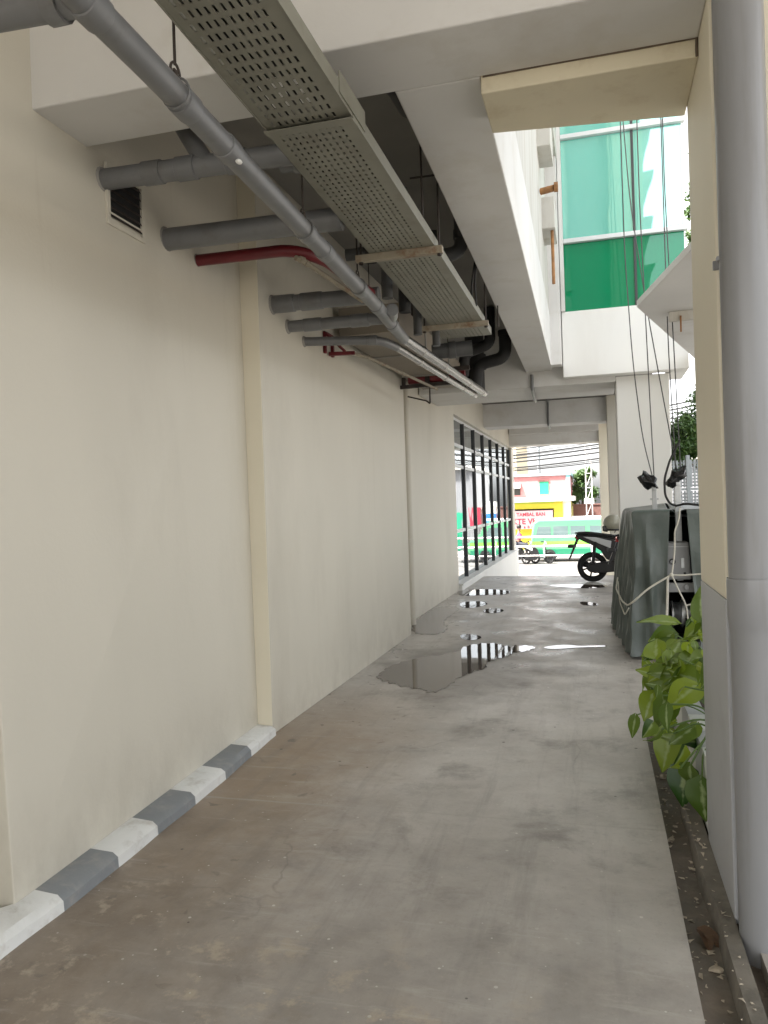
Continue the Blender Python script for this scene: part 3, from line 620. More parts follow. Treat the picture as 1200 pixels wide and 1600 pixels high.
# cable tray with real slots
def tray():
    o = thing('cable_tray', 'perforated khaki cable tray hung along the alley, carrying cables', 'cable tray', (-1.0, 2, 3.0))
    def panel(y0, y1, pitch, hole, ncol, hw, z, xl0, xl1, xr0, xr1, name):
        ny = int((y1-y0)/pitch); bm = MB()
        def X(u, y):
            t = (y-.5)/6.; return (xl0+(xl1-xl0)*t)*(1-u)+(xr0+(xr1-xr0)*t)*u
        us = [0.]; mg = .07
        for c in range(ncol):
            cc = mg + (1-2*mg-.06)*(c+.5)/ncol; us += [cc-hw, cc+hw]
        us.append(1.)
        vy = [y0]
        for i in range(ny):
            c = y0 + (i+.5)*(y1-y0)/ny; vy += [c-hole/2, c+hole/2]
        vy.append(y1)
        nx = len(us); vs = [(X(u, y), y, z) for y in vy for u in us]; fs = []
        for j in range(len(vy)-1):
            for i in range(nx-1):
                if i % 2 == 1 and j % 2 == 1: continue
                fs.append((j*nx+i, j*nx+i+1, (j+1)*nx+i+1, (j+1)*nx+i))
        bm.add(vs, fs); ob = bm.build(name, M['tray'], o)
        so_ = ob.modifiers.new('thick', 'SOLIDIFY'); so_.thickness = .003; so_.offset = 1
        return ob, X
    p1, X = panel(.3, 2.86, .064, .037, 10, .0145, 3.0, -1.165, -1.29, -.865, -.865, 'perforated_base')
    MB().hexa([(X(1,.3),.3,2.996),(X(1,.3)+.004,.3,2.996),(X(1,2.86)+.004,2.86,2.996),(X(1,2.86),2.86,2.996),(X(1,.3),.3,3.06),(X(1,.3)+.004,.3,3.06),(X(1,2.86)+.004,2.86,3.06),(X(1,2.86),2.86,3.06)]).hexa([(X(0,.3)-.004,.3,2.996),(X(0,.3),.3,2.996),(X(0,2.86),2.86,2.996),(X(0,2.86)-.004,2.86,2.996),(X(0,.3)-.004,.3,3.06),(X(0,.3),.3,3.06),(X(0,2.86),2.86,3.06),(X(0,2.86)-.004,2.86,3.06)]).build('side_rail', M['tray'], o)
    p2_, X = panel(2.87, 6.9, .046, .021, 10, .0125, 2.992, -1.165, -1.29, -.865, -.865, 'perforated_base')
    MB().hexa([(X(1,2.87),2.87,2.99),(X(1,2.87)+.004,2.87,2.99),(X(1,6.9)+.004,6.9,2.99),(X(1,6.9),6.9,2.99),(X(1,2.87),2.87,3.052),(X(1,2.87)+.004,2.87,3.052),(X(1,6.9)+.004,6.9,3.052),(X(1,6.9),6.9,3.052)]).hexa([(X(0,2.87)-.004,2.87,2.99),(X(0,2.87),2.87,2.99),(X(0,6.9),6.9,2.99),(X(0,6.9)-.004,6.9,2.99),(X(0,2.87)-.004,2.87,3.052),(X(0,2.87),2.87,3.052),(X(0,6.9),6.9,3.052),(X(0,6.9)-.004,6.9,3.052)]).build('side_rail', M['tray'], o)
    MB().bar((X(0,2.85)-.006,2.865,2.985),(X(1,2.85)+.006,2.865,2.985),.05,.004).bar((X(1,2.75)+.006,2.70,3.05),(X(1,3.0)+.006,3.02,3.05),.006,.08).build('joint_plate', M['tray'], o)
    MB().hexa([(X(0,.3)+.01,.3,3.048),(X(.72,.3),.3,3.048),(X(.78,2.6),2.6,3.048),(X(0,2.6)+.01,2.6,3.048),(X(0,.3)+.01,.3,3.051),(X(.72,.3),.3,3.051),(X(.78,2.6),2.6,3.051),(X(0,2.6)+.01,2.6,3.051)]).hexa([(X(0,2.9)+.01,2.9,3.043),(X(1,2.9)-.01,2.9,3.043),(X(1,6.8)-.01,6.8,3.043),(X(0,6.8)+.01,6.8,3.043),(X(0,2.9)+.01,2.9,3.046),(X(1,2.9)-.01,2.9,3.046),(X(1,6.8)-.01,6.8,3.046),(X(0,6.8)+.01,6.8,3.046)]).build('unseen_tray_cover', M['tray'], o)  # unseen lid added above the cables so the slots look dark
    for y in (1.1, 4.42, 6.35):
        st = MB().bar((X(0,y)-.09,y,2.968),(X(1,y)+.05,y,2.968),.042,.042).build('strut', M['traycream'], o, bevel=.003)
        top = 4.5 if y < 2 else 3.84
        for xx in (X(0,y)-.06, X(1,y)+.03): MB().tube([(xx,y,2.94),(xx,y,top)],.006,8).lathe([(.014,2.935),(.014,2.947),(.0,2.947)],(xx,y,0),seg=6).build('hanger_rod', M['iron'], st)
    for k in range(6):
        xs = -1.16+.058*k; pts = [(xs-.012*i+rnd.uniform(-.02,.02), .3+i*.55, 3.015+rnd.uniform(0,.012)) for i in range(12)]
        MB().tube(pts, rnd.choice((.011,.014,.016)), 8).build('cable', M['black'], o, smooth=True)
    for k in range(2):
        MB().tube([(-.86-.05*k,6.0+.1*k,3.03),(-.83-.04*k,5.75+.1*k,3.15),(-.80,5.8,3.45),(-.79,5.85,3.84)], .008, 8, .1).build('cable', M['black'], o, smooth=True)
    return o
tray()
def rodset(label, x, y, za, zb): tag(MB().tube([(x,y,za),(x,y,zb)],.0055,8).build('threaded_rod', M['iron']), label, 'rod', 'threaded rods hanging from the ceiling')
rodset('thin threaded rod hanging beside the tray before the rusted strut', -.86, 4.1, 3.05, 3.84)
rodset('thin threaded rod close to the far tray strut and the edge beam', -.80, 6.9, 3.05, 3.84)
tag(MB().tube([(-.98,4.35,3.37),(-.78,4.38,3.38)],.006,8).build('threaded_rod', M['iron']), 'thin level rod crossing above the rusted strut', 'rod')

# big downpipe on the right hand column
o = thing('downpipe', 'fat grey downpipe with a bell joint beside the right column', 'downpipe', (.497, 2.835, 0))
MB().tube([(.497,2.835,1.20),(.497,2.835,8)], .079, 32).build('pipe_run', M['pvc_light'], o, smooth=True)
MB().lathe([(.079,-.3),(.079,1.03),(.0815,1.06),(.0865,1.085),(.0865,1.215),(.0855,1.222),(.079,1.223)],(.497,2.835,0),seg=32).build('bell_joint', M['pvc_light'], o, smooth=True)
MB().bar((.41,2.925,2.3),(.59,2.925,2.3),.012,.03).tube([(.497+.082*math.cos(a),2.835+.082*math.sin(a),2.3) for a in [math.pi*k/14 for k in range(15)]],.008,6).build('pipe_clip', M['pvc_light'], o)

# ------------------------------------------------------------------ planter and plant
pl = thing('planter', 'low planter box striped grey and white behind the right column', 'planter', (.6, 4.5, 0))
b = MB(); ys = [3.61, 3.85, 4.12, 4.42, 4.75, 5.1, 5.5]
for i in range(6): b.mi = i % 2; b.box(.43, .52, ys[i], ys[i+1]-.0005, 0, .34)
b.mi = 0; b.box(.52, 1.2, 5.4, 5.5, 0, .34)
b.build('planter_wall', [M['kerbw'], M['greybase']], pl)
MB().box(.521, 1.2, 3.61, 5.399, 0, .29).build('soil', M['soil'], pl)
def leafmesh(b, across, base, d, n, L, Wd, droop, fold):
    d = d.normalized(); s = d.cross(n).normalized(); n = s.cross(d).normalized()
    nt_, nx_ = 8, 3; vs = []
    p = base.copy(); dd = d.copy(); nn = n.copy()
    for i in range(nt_+1):
        t = i/nt_
        w = Wd*(math.sin(math.pi*min(1, t**.62))**.8)*(1-.25*t) if 0 < t < 1 else .002
        back = -.10*L*max(0, 1-t*5)
        for k in range(-nx_, nx_+1):
            u = k/nx_
            wav = .06*Wd*math.sin(t*9+u*4)
            vs.append(p + s*(w*u) + nn*(fold*abs(u)*w + wav*abs(u)) - dd*(abs(u)**2*.12*L*max(0, 1-t*3)))
            across.append(abs(u) + (.0 if 0 < i < nt_ else 0))
        p = p + dd*(L/nt_); q = Quaternion(s, -droop/nt_); dd = q @ dd; nn = q @ nn
    W_ = 2*nx_+1
    fs = [(i*W_+k, i*W_+k+1, (i+1)*W_+k+1, (i+1)*W_+k) for i in range(nt_) for k in range(W_-1)]
    b.add(vs, fs)
def plant():
    o = thing('potted_plant', 'big leafy green creeper spilling from the planter over the gutter', 'plant', (.6, 4.4, .3))
    b = MB(); ac = []; stems = MB(); r2 = random.Random(11)
    def env(z):  # leftmost reach of the foliage at a height (at y about 4.3)
        return .20 if z > .38 else .20 + (.38-z)*1.0
    cnt = 0
    while cnt < 128:
        y = r2.uniform(3.72, 5.1); z = .08 + .74*r2.random()**.75
        xl = env(z)*(y/4.3)
        if z > .58: xl += (z-.58)*1.3
        x = xl + abs(r2.gauss(0, .13)) + .02
        if x > .85: continue
        if z < .36 and x > .42: continue
        if z < .35 and r2.random() < .45: continue
        out = Vector((-.5+r2.uniform(-.8,.7), r2.uniform(-.8,.6), r2.uniform(-.9,.35)))
        nrm = Vector((r2.uniform(-.9,.6), r2.uniform(-1.0,.5), .6+r2.uniform(-.4,.4)))
        L = r2.choice((.07,.09,.11,.13,.16,.19))*r2.uniform(.85,1.1); base = Vector((x, y, z)) - out.normalized()*L*.4
        leafmesh(b, ac, base, out, nrm, L, L*r2.uniform(.34,.46), r2.uniform(.2,1.0), r2.uniform(.05,.45))
        if cnt % 2 == 0:
            root = Vector((.62+r2.uniform(-.06,.2), min(5.2, max(3.8, y+r2.uniform(-.2,.2))), .3)); mid = (root+base)/2+Vector((0, 0, .12 if z > .3 else .25))
            stems.tube([root, mid, base], .0045, 6, .2)
        cnt += 1
    # a few picked-out leaves: tall pale one on top, one far reaching twig, low hanging ones
    for (bx, d, nrm, L, wd) in (((.47,4.05,.90),(.0,.0,1),(-.3,-1,.1),.17,.055), ((.37,4.2,.86),(-.8,.1,.1),(0,-.3,1),.2,.06), ((.16,4.35,.34),(-.2,0,-1),(-.3,-1,.2),.13,.035),
                            ((.37,4.0,.20),(-.15,-.2,-1),(-.4,-1,.3),.2,.085), ((.41,3.72,.23),(.02,-.1,-1),(-.5,-.9,.3),.19,.08), ((.33,4.2,.30),(-.3,-.2,-.9),(-.4,-1,.4),.21,.08)):
        leafmesh(b, ac, Vector(bx), Vector(d), Vector(nrm), L, wd, .3, .2)
    stems.tube([(.6,4.4,.3),(.4,4.38,.42),(.17,4.35,.345)], .004, 6, .1); stems.tube([(.55,4.1,.3),(.5,4.06,.6),(.47,4.05,.91)], .005, 6, .1); stems.tube([(.55,3.9,.34),(.43,3.8,.36),(.41,3.72,.18)], .004, 6, .1)
    f = b.build('foliage', M['leaf'], o, smooth=True, merge=False)
    at = f.data.attributes.new('across', 'FLOAT', 'POINT'); at.data.foreach_set('value', ac)
    stems.build('stem', M['stem'], o, smooth=True)
plant()
# gutter litter
b = MB(); r3 = random.Random(3)
for i in range(260):
    y = r3.uniform(1.6, 5.4); x = r3.uniform(.262, .40); z = -.054 if x < .345 else .02; s = r3.choice((.003,.004,.006,.009))*r3.uniform(.7,1.4)
    c0 = Vector((x, y, z+s*.3)); vs = [c0+Vector((r3.uniform(-1,1)*s*1.6, r3.uniform(-1,1)*s*1.8, r3.uniform(-.3,1)*s*.8)) for _ in range(6)]
    b.add(vs, [(0,1,2),(0,2,3),(0,3,4),(0,4,5),(0,5,1),(1,2,5),(2,3,4)])
tag(b.build('gutter_litter', M['stone'], merge=False), 'pale grit and rubble crumbs scattered along the gutter', 'litter', kind='stuff')
def rock(x, y, z, s, label):
    bm = bmesh.new(); bmesh.ops.create_icosphere(bm, subdivisions=2, radius=1)
    r_ = random.Random(int(x*1e4+y*77)); k = [Vector((r_.uniform(-1,1), r_.uniform(-1,1), r_.uniform(-1,1))).normalized() for _ in range(7)]
    for v in bm.verts:
        c = v.co.copy()
        for q in k:
            dd = c.dot(q)
            if dd > .62: c -= q*(dd-.62)
        v.co = Vector((c.x*s[0], c.y*s[1], c.z*s[2]))
    me = bpy.data.meshes.new('stone'); bm.to_mesh(me); bm.free(); me.materials.append(M['stone'])
    q = bpy.data.objects.new('stone', me); COL.objects.link(q); q.location = (x, y, z+s[2]*.55); q.rotation_euler = (0, 0, r_.uniform(0, 3)); tag(q, label, 'stone', 'stones lying in the gutter')
rock(.305, 4.55, -.055, (.022,.035,.018), 'pale squarish stone in the gutter below the leaves')
rock(.272, 3.72, -.055, (.018,.025,.010), 'small flat stone at the gutter edge beside the floor joint')
rock(.325, 2.72, -.055, (.028,.022,.008), 'flat pale chip lying near the brown dead leaf')
rock(.318, 2.40, -.055, (.024,.022,.016), 'large pale stone in the near end of the gutter')
rock(.29, 2.24, -.055, (.014,.014,.010), 'small rounded stone nearest the camera in the gutter')
b = MB(); ac = []; leafmesh(b, ac, Vector((.30, 2.92, -.03)), Vector((.6,-.5,-.1)), Vector((0,-.2,1)), .10, .03, .6, .5); leafmesh(b, ac, Vector((.31, 2.90, -.03)), Vector((.2,-.9,-.1)), Vector((.3,-.2,1)), .08, .028, .5, .4)
tag(b.build('dead_leaf', M['deadleaf'], smooth=True, merge=False), 'brown curled dead leaf lying in the gutter', 'leaf')

# ------------------------------------------------------------------ gondola cradle under a tarpaulin
g = thing('gondola_cradle', 'grey hoist cradle with masts standing under the tarpaulin', 'hoist cradle', (.65, 8.6, 0))
b = MB()
for x in (.42, .98):
    for y in (7.75, 9.55): b.bar((x,y,.0),(x,y,1.30),.045,.045)
for z in (.12, .66, 1.28):
    b.bar((.42,7.75,z),(.42,9.55,z),.04,.04); b.bar((.98,7.75,z),(.98,9.55,z),.04,.04)
    b.bar((.42,9.55,z),(.98,9.55,z),.04,.04)
b.bar((.42,7.75,.12),(.98,7.75,.12),.04,.05); b.box(.42,.98,7.78,9.52,.09,.11)
b.build('cradle_frame', M['steel'], g)
MB().box(.46,1.1,8.45,8.47,.1,1.3).build('interior_shade_sheet', M['dark'], g)  # black sheet added in place of the shade inside the covered cradle
cb = MB().hexa([(.60,7.72,.73),(.82,7.72,.73),(.82,7.95,.73),(.60,7.95,.73),(.615,7.72,1.08),(.805,7.72,1.08),(.805,7.95,1.08),(.615,7.95,1.08)]).build('control_box', M['machine'], g, bevel=.012)
MB().box(.617,.803,7.712,7.7185,1.035,1.042).box(.73,.76,7.712,7.7185,.84,.93).build('cover_plate', M['steel'], cb, bevel=.002)
MB().lathe([(.0,7.708),(.012,7.708),(.012,7.72)],(.76,0,.79),'y',12).lathe([(.016,7.715),(.028,7.712),(.03,7.72)],(.655,0,.90),'y',16).build('knob', M['plastic'], cb)
MB().box(.60,.95,7.70,7.76,.615,.70).lathe([(0,7.66),(.025,7.66),(.025,7.70)],(.77,0,.665),'y',12).build('crossbar', M['machine'], g, bevel=.005)
for (x, l) in ((.70, .0), (.80, .02)):
    MB().lathe([(.0,x-.05),(.13,x-.05),(.13,x-.035),(.06,x-.03),(.06,x+.03),(.13,x+.035),(.13,x+.05),(0,x+.05)],(0,7.95,.38+l),'x',24).build('wire_drum', M['steel'], g, smooth=True)
b = MB()
for k in range(7): b.tube([(.68+.012*k,7.95+.10*math.cos(a),.39+.10*math.sin(a)) for a in [2*math.pi*i/20 for i in range(21)]], .006, 6)
b.build('wire_coil', M['steel'], g, smooth=True)
def mast(x, y, zt, big):
    m_ = MB().bar((x,y,.7),(x,y,zt),.055 if big else .045,.055 if big else .045).bar((x-.04,y,zt-.13),(x+.04,y,zt-.13),.03,.02).bar((x,y-.05,zt-.03),(x,y+.05,zt-.03),.03,.03).build('mast', M['steel'], g, bevel=.003)
    bm = bmesh.new(); bmesh.ops.create_icosphere(bm, subdivisions=3, radius=1)
    r_ = random.Random(int(x*100))
    for v in bm.verts:
        c = v.co; k = 1+.22*math.sin(c.x*5+c.z*4)+.18*math.sin(c.y*7-c.z*6)
        v.co = Vector((c.x*.085*k, c.y*.07*k, c.z*.075*k))
        v.co.x += -.05 if not big else .045*c.z; v.co.z += -.35*v.co.x if not big else .6*v.co.x
    me = bpy.data.meshes.new('bag_wrap'); bm.to_mesh(me); bm.free(); me.materials.append(M['bag'])
    for pg in me.polygons: pg.use_smooth = True
    q = bpy.data.objects.new('bag_wrap', me); COL.objects.link(q); q.parent = m_; q.location = Vector((x, y, zt+.04)) - g.location
mast(.555, 8.35, 1.62, False); mast(.74, 7.95, 1.66, True)

def tarp():
    # path around the cradle: start at the left edge of the front opening, go round, end at its right edge
    corners = [(.635,7.58),(.29,7.60),(.285,9.72),(1.16,9.72),(1.16,7.58),(.775,7.56)]
    pts = []; NP = []
    for i in range(len(corners)-1):
        a, c = Vector(corners[i]), Vector(corners[i+1]); n_ = max(8, int((c-a).length/.032))
        for k in range(n_): pts.append(a+(c-a)*k/n_)
    pts.append(Vector(corners[-1]))
    cen = Vector((.72, 8.65)); vs = []; rows = 26; N = len(pts); ss = [0]
    for i in range(1, N): ss.append(ss[-1]+(pts[i]-pts[i-1]).length)
    tot = ss[-1]; r_ = random.Random(5)
    ph = [r_.uniform(0, 6) for _ in range(8)]
    nor = []
    for i in range(N):
        t = (pts[min(i+1, N-1)]-pts[max(i-1, 0)]).normalized(); nn = Vector((t.y, -t.x))
        if nn.dot(pts[i]-cen) < 0: nn = -nn
        nor.append(nn)
    for j in range(rows+1):
        h = j/rows; z = 1.385*(1-h)
        for i in range(N):
            s = ss[i]; p = pts[i].copy(); nn = nor[i]
            amp = .010 + .085*min(1, h*2.2)**.7
            w1 = (1-abs(math.sin(s*11+ph[0]+h*(1.3+.8*math.sin(s*3)))))**2.2; w2 = (1-abs(math.sin(s*19+ph[1]-h*2.4)))**2.0; w3 = (1-abs(math.sin(s*33+ph[2]+h*5)))**2
            f = .75*w1 + .40*w2*(.4+.6*math.sin(h*3+s)**2) + .16*w3*math.sin(h*3.1) + .10*math.sin(h*17+s*6) - .3
            p += nn*(amp*f + .035*h - .02*math.sin(h*math.pi)*1.2)
            # left edge of the opening leans left downwards, right edge leans right
            if s < .37: p.x -= (1-s/.37)*.085*h
            if tot-s < .36: p.x += (1-(tot-s)/.36)*.09*h
            if pts[i].x < .3 and pts[i].y > 7.7: p.x -= .12*h*min(1, (pts[i].y-7.6)/1.8)+.04*math.sin(h*math.pi)*math.exp(-((pts[i].y-9.3)/.5)**2)
            zz = z + .006*math.sin(s*12+h*9)
            if j == rows: zz = .012 + .012*(1+math.sin(s*11+ph[3]))
            if j == 0: zz = 1.385 + .006*math.sin(s*10)
            vs.append((p.x, p.y, max(.012, zz)))
    fs = [(j*N+i, j*N+i+1, (j+1)*N+i+1, (j+1)*N+i) for j in range(rows) for i in range(N-1)]
    # top: rings running inward to the centre line
    base = len(vs); T = 8
    for j in range(1, T+1):
        k = 1-j/T
        for i in range(N):
            c2 = Vector((.72, min(9.2, max(8.0, pts[i].y)))); p = c2+(pts[i]-c2)*max(.02, k)
            vs.append((p.x, p.y, 1.392 + .018*math.sin(p.y*7+p.x*9)*(1-k) - .03*(1-k)*math.sin((p.y-7.6)*3)))
    for i in range(N-1): fs.append((i, base+i, base+i+1, i+1))
    for j in range(T-1):
        for i in range(N-1): fs.append((base+j*N+i, base+(j+1)*N+i, base+(j+1)*N+i+1, base+j*N+i+1))
    b = MB(); b.add(vs, fs); o = b.build('tarpaulin', M['tarp'], smooth=True)
    s_ = o.modifiers.new('thick', 'SOLIDIFY'); s_.thickness = .004
    sb = o.modifiers.new('sub', 'SUBSURF'); sb.levels = 1; sb.render_levels = 1
    tag(o, 'grey green tarpaulin draped in folds over the hoist cradle', 'tarpaulin')
tarp()
o = thing('tie_rope', 'pale rope tied round the tarpaulin with a loose knot', 'rope', (.6, 7.5, .6))
MB().tube([(.19,9.1,.62),(.16,8.6,.55),(.20,7.95,.50),(.24,7.62,.50),(.30,7.50,.56),(.40,7.48,.66),(.52,7.47,.74),(.625,7.46,.80)], .009, 8, .12).tube([(.625,7.46,.80),(.72,7.46,.795),(.9,7.45,.81),(1.2,7.5,.83)], .007, 8, .1).build('rope_run', M['rope'], o, smooth=True)
MB().tube([(.625,7.46,.80),(.66,7.5,1.0),(.665,7.5,1.2),(.70,7.5,1.28),(.72,7.55,1.4)], .007, 8, .1).tube([(.625,7.46,.80),(.68,7.47,.66),(.745,7.5,.52),(.76,7.55,.38)], .007, 8, .1).tube([(.745,7.5,.52),(.80,7.5,.53),(.87,7.5,.515)], .006, 8).tube([(.19,8.9,.6),(.18,8.2,.47),(.215,7.68,.40),(.25,7.6,.48)], .006, 8, .2).build('rope_tail', M['rope'], o, smooth=True)
MB().blob((.622,7.455,.80), .018,.016,.02, 10, 8).build('knot', M['rope'], o, smooth=True)
tag(MB().tube([(.60,7.60,.77),(.585,7.55,.5),(.565,7.50,.25),(.575,7.5,.03)],.012,8,.1).build('flat_strap', M['rope'], smooth=True), 'pale edge cord hanging down the tarpaulin opening', 'cord')
tag(MB().tube([(.72,7.9,1.42),(.66,7.85,1.44),(.62,7.86,1.52),(.62,7.9,1.68),(.68,7.95,1.86),(.78,8.0,2.05)],.011,8,.06).tube([(.70,7.7,1.42),(.78,7.62,1.44),(.9,7.6,1.42),(.96,7.58,1.40)],.011,8,.05).build('power_lead', M['black'], smooth=True), 'thick black lead looping over the tarpaulin top by the mast', 'cable')
WIRES = [('slack grey suspension wire sweeping left of the others', [(.555,8.35,1.66),(.46,8.35,2.1),(.385,8.35,2.9),(.34,8.35,4.0),(.33,8.35,9)]),
         ('straight grey suspension wire on the lower mast', [(.56,8.36,1.66),(.53,8.36,3),(.50,8.36,4.5),(.49,8.36,9)]),
         ('dark slanting suspension wire crossing in front of the bay', [(.75,7.95,1.7),(.66,8.1,2.4),(.55,8.3,3.3),(.42,8.6,4.6),(.36,8.8,6),(.30,9,9)]),
         ('thin suspension wire right of the dark slanting one', [(.735,7.97,1.7),(.70,8.0,3),(.69,8.0,9)]),
         ('thin suspension wire nearest the canopy corner', [(.78,8.0,1.7),(.755,8.05,3),(.72,8.1,4.5),(.72,8.1,9)])]
for lab, p in WIRES: tag(MB().tube(p, .0055, 6, .3).build('suspension_wire', M['cable'], smooth=True), lab, 'wire', 'suspension wires of the cradle')

# ------------------------------------------------------------------ scooters
def scooter(name, label, group):
    """built along +x (front), rear wheel centre at the origin in plan"""
    o = thing(name, label, 'scooter', (0, 0, 0), group); rw = .275
    def wheel(x):
        t = MB(); prof = []
        for k in range(13): a = 2*math.pi*k/12; prof.append((rw-.052+.052*math.cos(a), .052*math.sin(a)))
        t.lathe(prof, (x,0,rw), 'y', 36); w = t.build('wheel', M['tyre'], o, smooth=True)
        r_ = MB()
        r_.lathe([(.175,-.025),(.205,-.025),(.205,.025),(.175,.025),(.175,-.025)], (x,0,rw), 'y', 36)
        r_.lathe([(0,-.06),(.10,-.06),(.10,.06),(0,.06)], (x,0,rw), 'y', 20)
        for k in range(6):
            a = 2*math.pi*k/6+.3; r_.bar((x+.05*math.cos(a),0,rw+.05*math.sin(a)),(x+.2*math.cos(a),0,rw+.2*math.sin(a)),.03,.03,(0,1,0))
        r_.build('rim', M['alloy'], w, smooth=True)
    wheel(0); wheel(1.26)
    # tail and body side panels as stacked profile
    prof = [(-.26,.835),(-.18,.77),(-.02,.69),(.16,.58),(.26,.42),(.40,.36),(.62,.44),(.70,.52),(.62,.70),(.50,.78),(.2,.835),(-.1,.87),(-.27,.885)]
    MB().extr(prof, 'y', -.105, .105).build('body', M['plastic'], o, bevel=.02)
    MB().extr([(-.14,.835),(.05,.745),(.34,.62),(.36,.75),(.08,.825)], 'y', -.116, .116).build('side_panel', M['scootw'], o, bevel=.006)
    seat = [(-.26,.888),(-.10,.875),(.22,.84),(.5,.79),(.66,.80),(.66,.83),(.45,.845),(.20,.885),(-.08,.925),(-.25,.92)]
    MB().extr(seat, 'y', -.12, .12).build('seat', M['tyre'], o, bevel=.02)
    MB().tube([(-.05,-.09,.87),(-.26,-.085,.90),(-.30,0,.905),(-.26,.085,.90),(-.05,.09,.87)], .012, 8, .05).build('grab_rail', M['alloy'], o, smooth=True)
    # rear mudguard with plate, lamps
    MB().hexa([(-.26,-.05,.80),(-.22,-.05,.78),(-.22,.05,.78),(-.26,.05,.80),(-.22,-.05,.86),(-.12,-.05,.84),(-.12,.05,.84),(-.22,.05,.86)]).hexa([(-.42,-.05,.42),(-.40,-.05,.41),(-.40,.05,.41),(-.42,.05,.42),(-.27,-.055,.80),(-.23,-.055,.78),(-.23,.055,.78),(-.27,.055,.80)]).build('mudguard', M['plastic'], o, bevel=.004)
    MB().bar((-.30,-.10,.66),(-.42,-.10,.66),.05,.06).bar((-.30,.10,.66),(-.42,.10,.66),.05,.06).bar((-.33,-.1,.66),(-.33,.1,.66),.03,.03).build('indicator', M['plastic'], o, bevel=.01)
    MB().extr([(-.30,.80),(-.24,.79),(-.20,.86),(-.27,.88)], 'y', -.08, .08).build('tail_lamp', M['redlens'], o, bevel=.008)
    MB().tube([(.02,-.11,.32),(.07,-.115,.74)], .03, 10).tube([(.01,-.11,.29),(.03,-.11,.34)],.04,10).build('shock_absorber', M['plastic'], o, smooth=True)
    MB().extr([(-.06,.22),(.05,.17),(.45,.20),(.62,.26),(.60,.42),(.35,.40),(.1,.36),(-.06,.33)], 'y', -.16, -.06).build('engine_case', M['plastic'], o, bevel=.02)
    MB().tube([(.5,.12,.22),(.25,.15,.22),(-.25,.16,.33)], [.025,.05,.055], 14).build('exhaust', M['plastic'], o, smooth=True)
    MB().box(.58,1.0,-.14,.14,.26,.32).build('floorboard', M['plastic'], o, bevel=.02)
    MB().hexa([(.95,-.2,.28),(1.02,-.13,.28),(1.02,.13,.28),(.95,.2,.28),(.93,-.2,.86),(1.04,-.1,.98),(1.04,.1,.98),(.93,.2,.86)]).build('leg_shield', M['scootw'], o, bevel=.02)
    MB().tube([(1.02,0,.95),(1.08,0,.62)],.035,12).tube([(1.08,-.08,.60),(1.26,-.08,.275)],.02,10).tube([(1.08,.08,.60),(1.26,.08,.275)],.02,10).bar((1.08,-.1,.6),(1.08,.1,.6),.05,.05).build('fork', M['alloy'], o, smooth=True)
    MB().tube([(.86,-.34,1.02),(.98,-.2,1.04),(1.0,0,1.02),(.98,.2,1.04),(.86,.34,1.02)], .014, 10, .08).tube([(.84,-.36,1.02),(.90,-.27,1.03)],.02,10).tube([(.84,.36,1.02),(.90,.27,1.03)],.02,10).build('handlebar', M['plastic'], o, smooth=True)
    for s in (-1, 1): MB().tube([(.93,s*.25,1.03),(.96,s*.30,1.22)],.007,8).blob((.955,s*.33,1.26),.015,.07,.045,14,8).build('mirror', M['plastic'], o, smooth=True)
    MB().extr([(1.0,.92),(1.12,.90),(1.10,1.02),(1.0,1.08)], 'y', -.12, .12).build('headlight', M['scootw'], o, bevel=.02)
    b = MB(); N = 12
    for s in (-.06, .06): pass
    for k in range(N):
        a0 = R(20)+k*R(130)/N; a1 = R(20)+(k+1)*R(130)/N; ra, rb = .295, .30
        P = [(1.26+r_*math.cos(a), y, rw+r_*math.sin(a)) for a in (a0, a1) for (r_, y) in ((ra,-.06),(ra,.06),(rb+.008,.06),(rb+.008,-.06))]
        b.add(P, [(0,1,5,4),(1,2,6,5),(2,3,7,6),(3,0,4,7)])
    b.build('front_mudguard', M['plastic'], o)
    return o
sc = scooter('parked_scooter', 'black scooter with white side panel parked with its tail towards the alley', 'scooters parked by the passage')
sc.location = (-.13, 14.75, 0); sc.rotation_euler = (0, 0, R(-6))
s2 = copy_tree(sc); s2.location = (.55, 13.5, 0); s2.rotation_euler = (0, 0, R(4)); s2['label'] = 'dark scooter squeezed between the tarpaulin and the scooter with white panel'
hm = thing('helmet', 'olive and white motorcycle helmet resting on a scooter seat', 'helmet', (.25, 14.7, .885))
bm_ = MB(); prof = [(math.sin(math.pi*i/14)*(1 if i < 12 else .97), math.cos(math.pi*i/14)) for i in range(0, 12)]
bm_.lathe2(prof, Vector((.25,14.7,1.06)), .17, .145, .165, 24).build('shell', M['helmet'], hm, smooth=True)
MB().extr([(.06,1.02),(.07,.93),(.16,.91),(.15,1.03)], 'y', 14.6, 14.8).build('visor', M['visor'], hm, bevel=.02)
MB().tube([(.25+.155*math.cos(a),14.7+.135*math.sin(a),.955) for a in [2*math.pi*k/24 for k in range(25)]], .014, 8, caps=False).tube([(.30,14.6,.95),(.27,14.7,.885),(.30,14.8,.95)],.008,6,.05).build('trim', M['plastic'], hm, smooth=True)

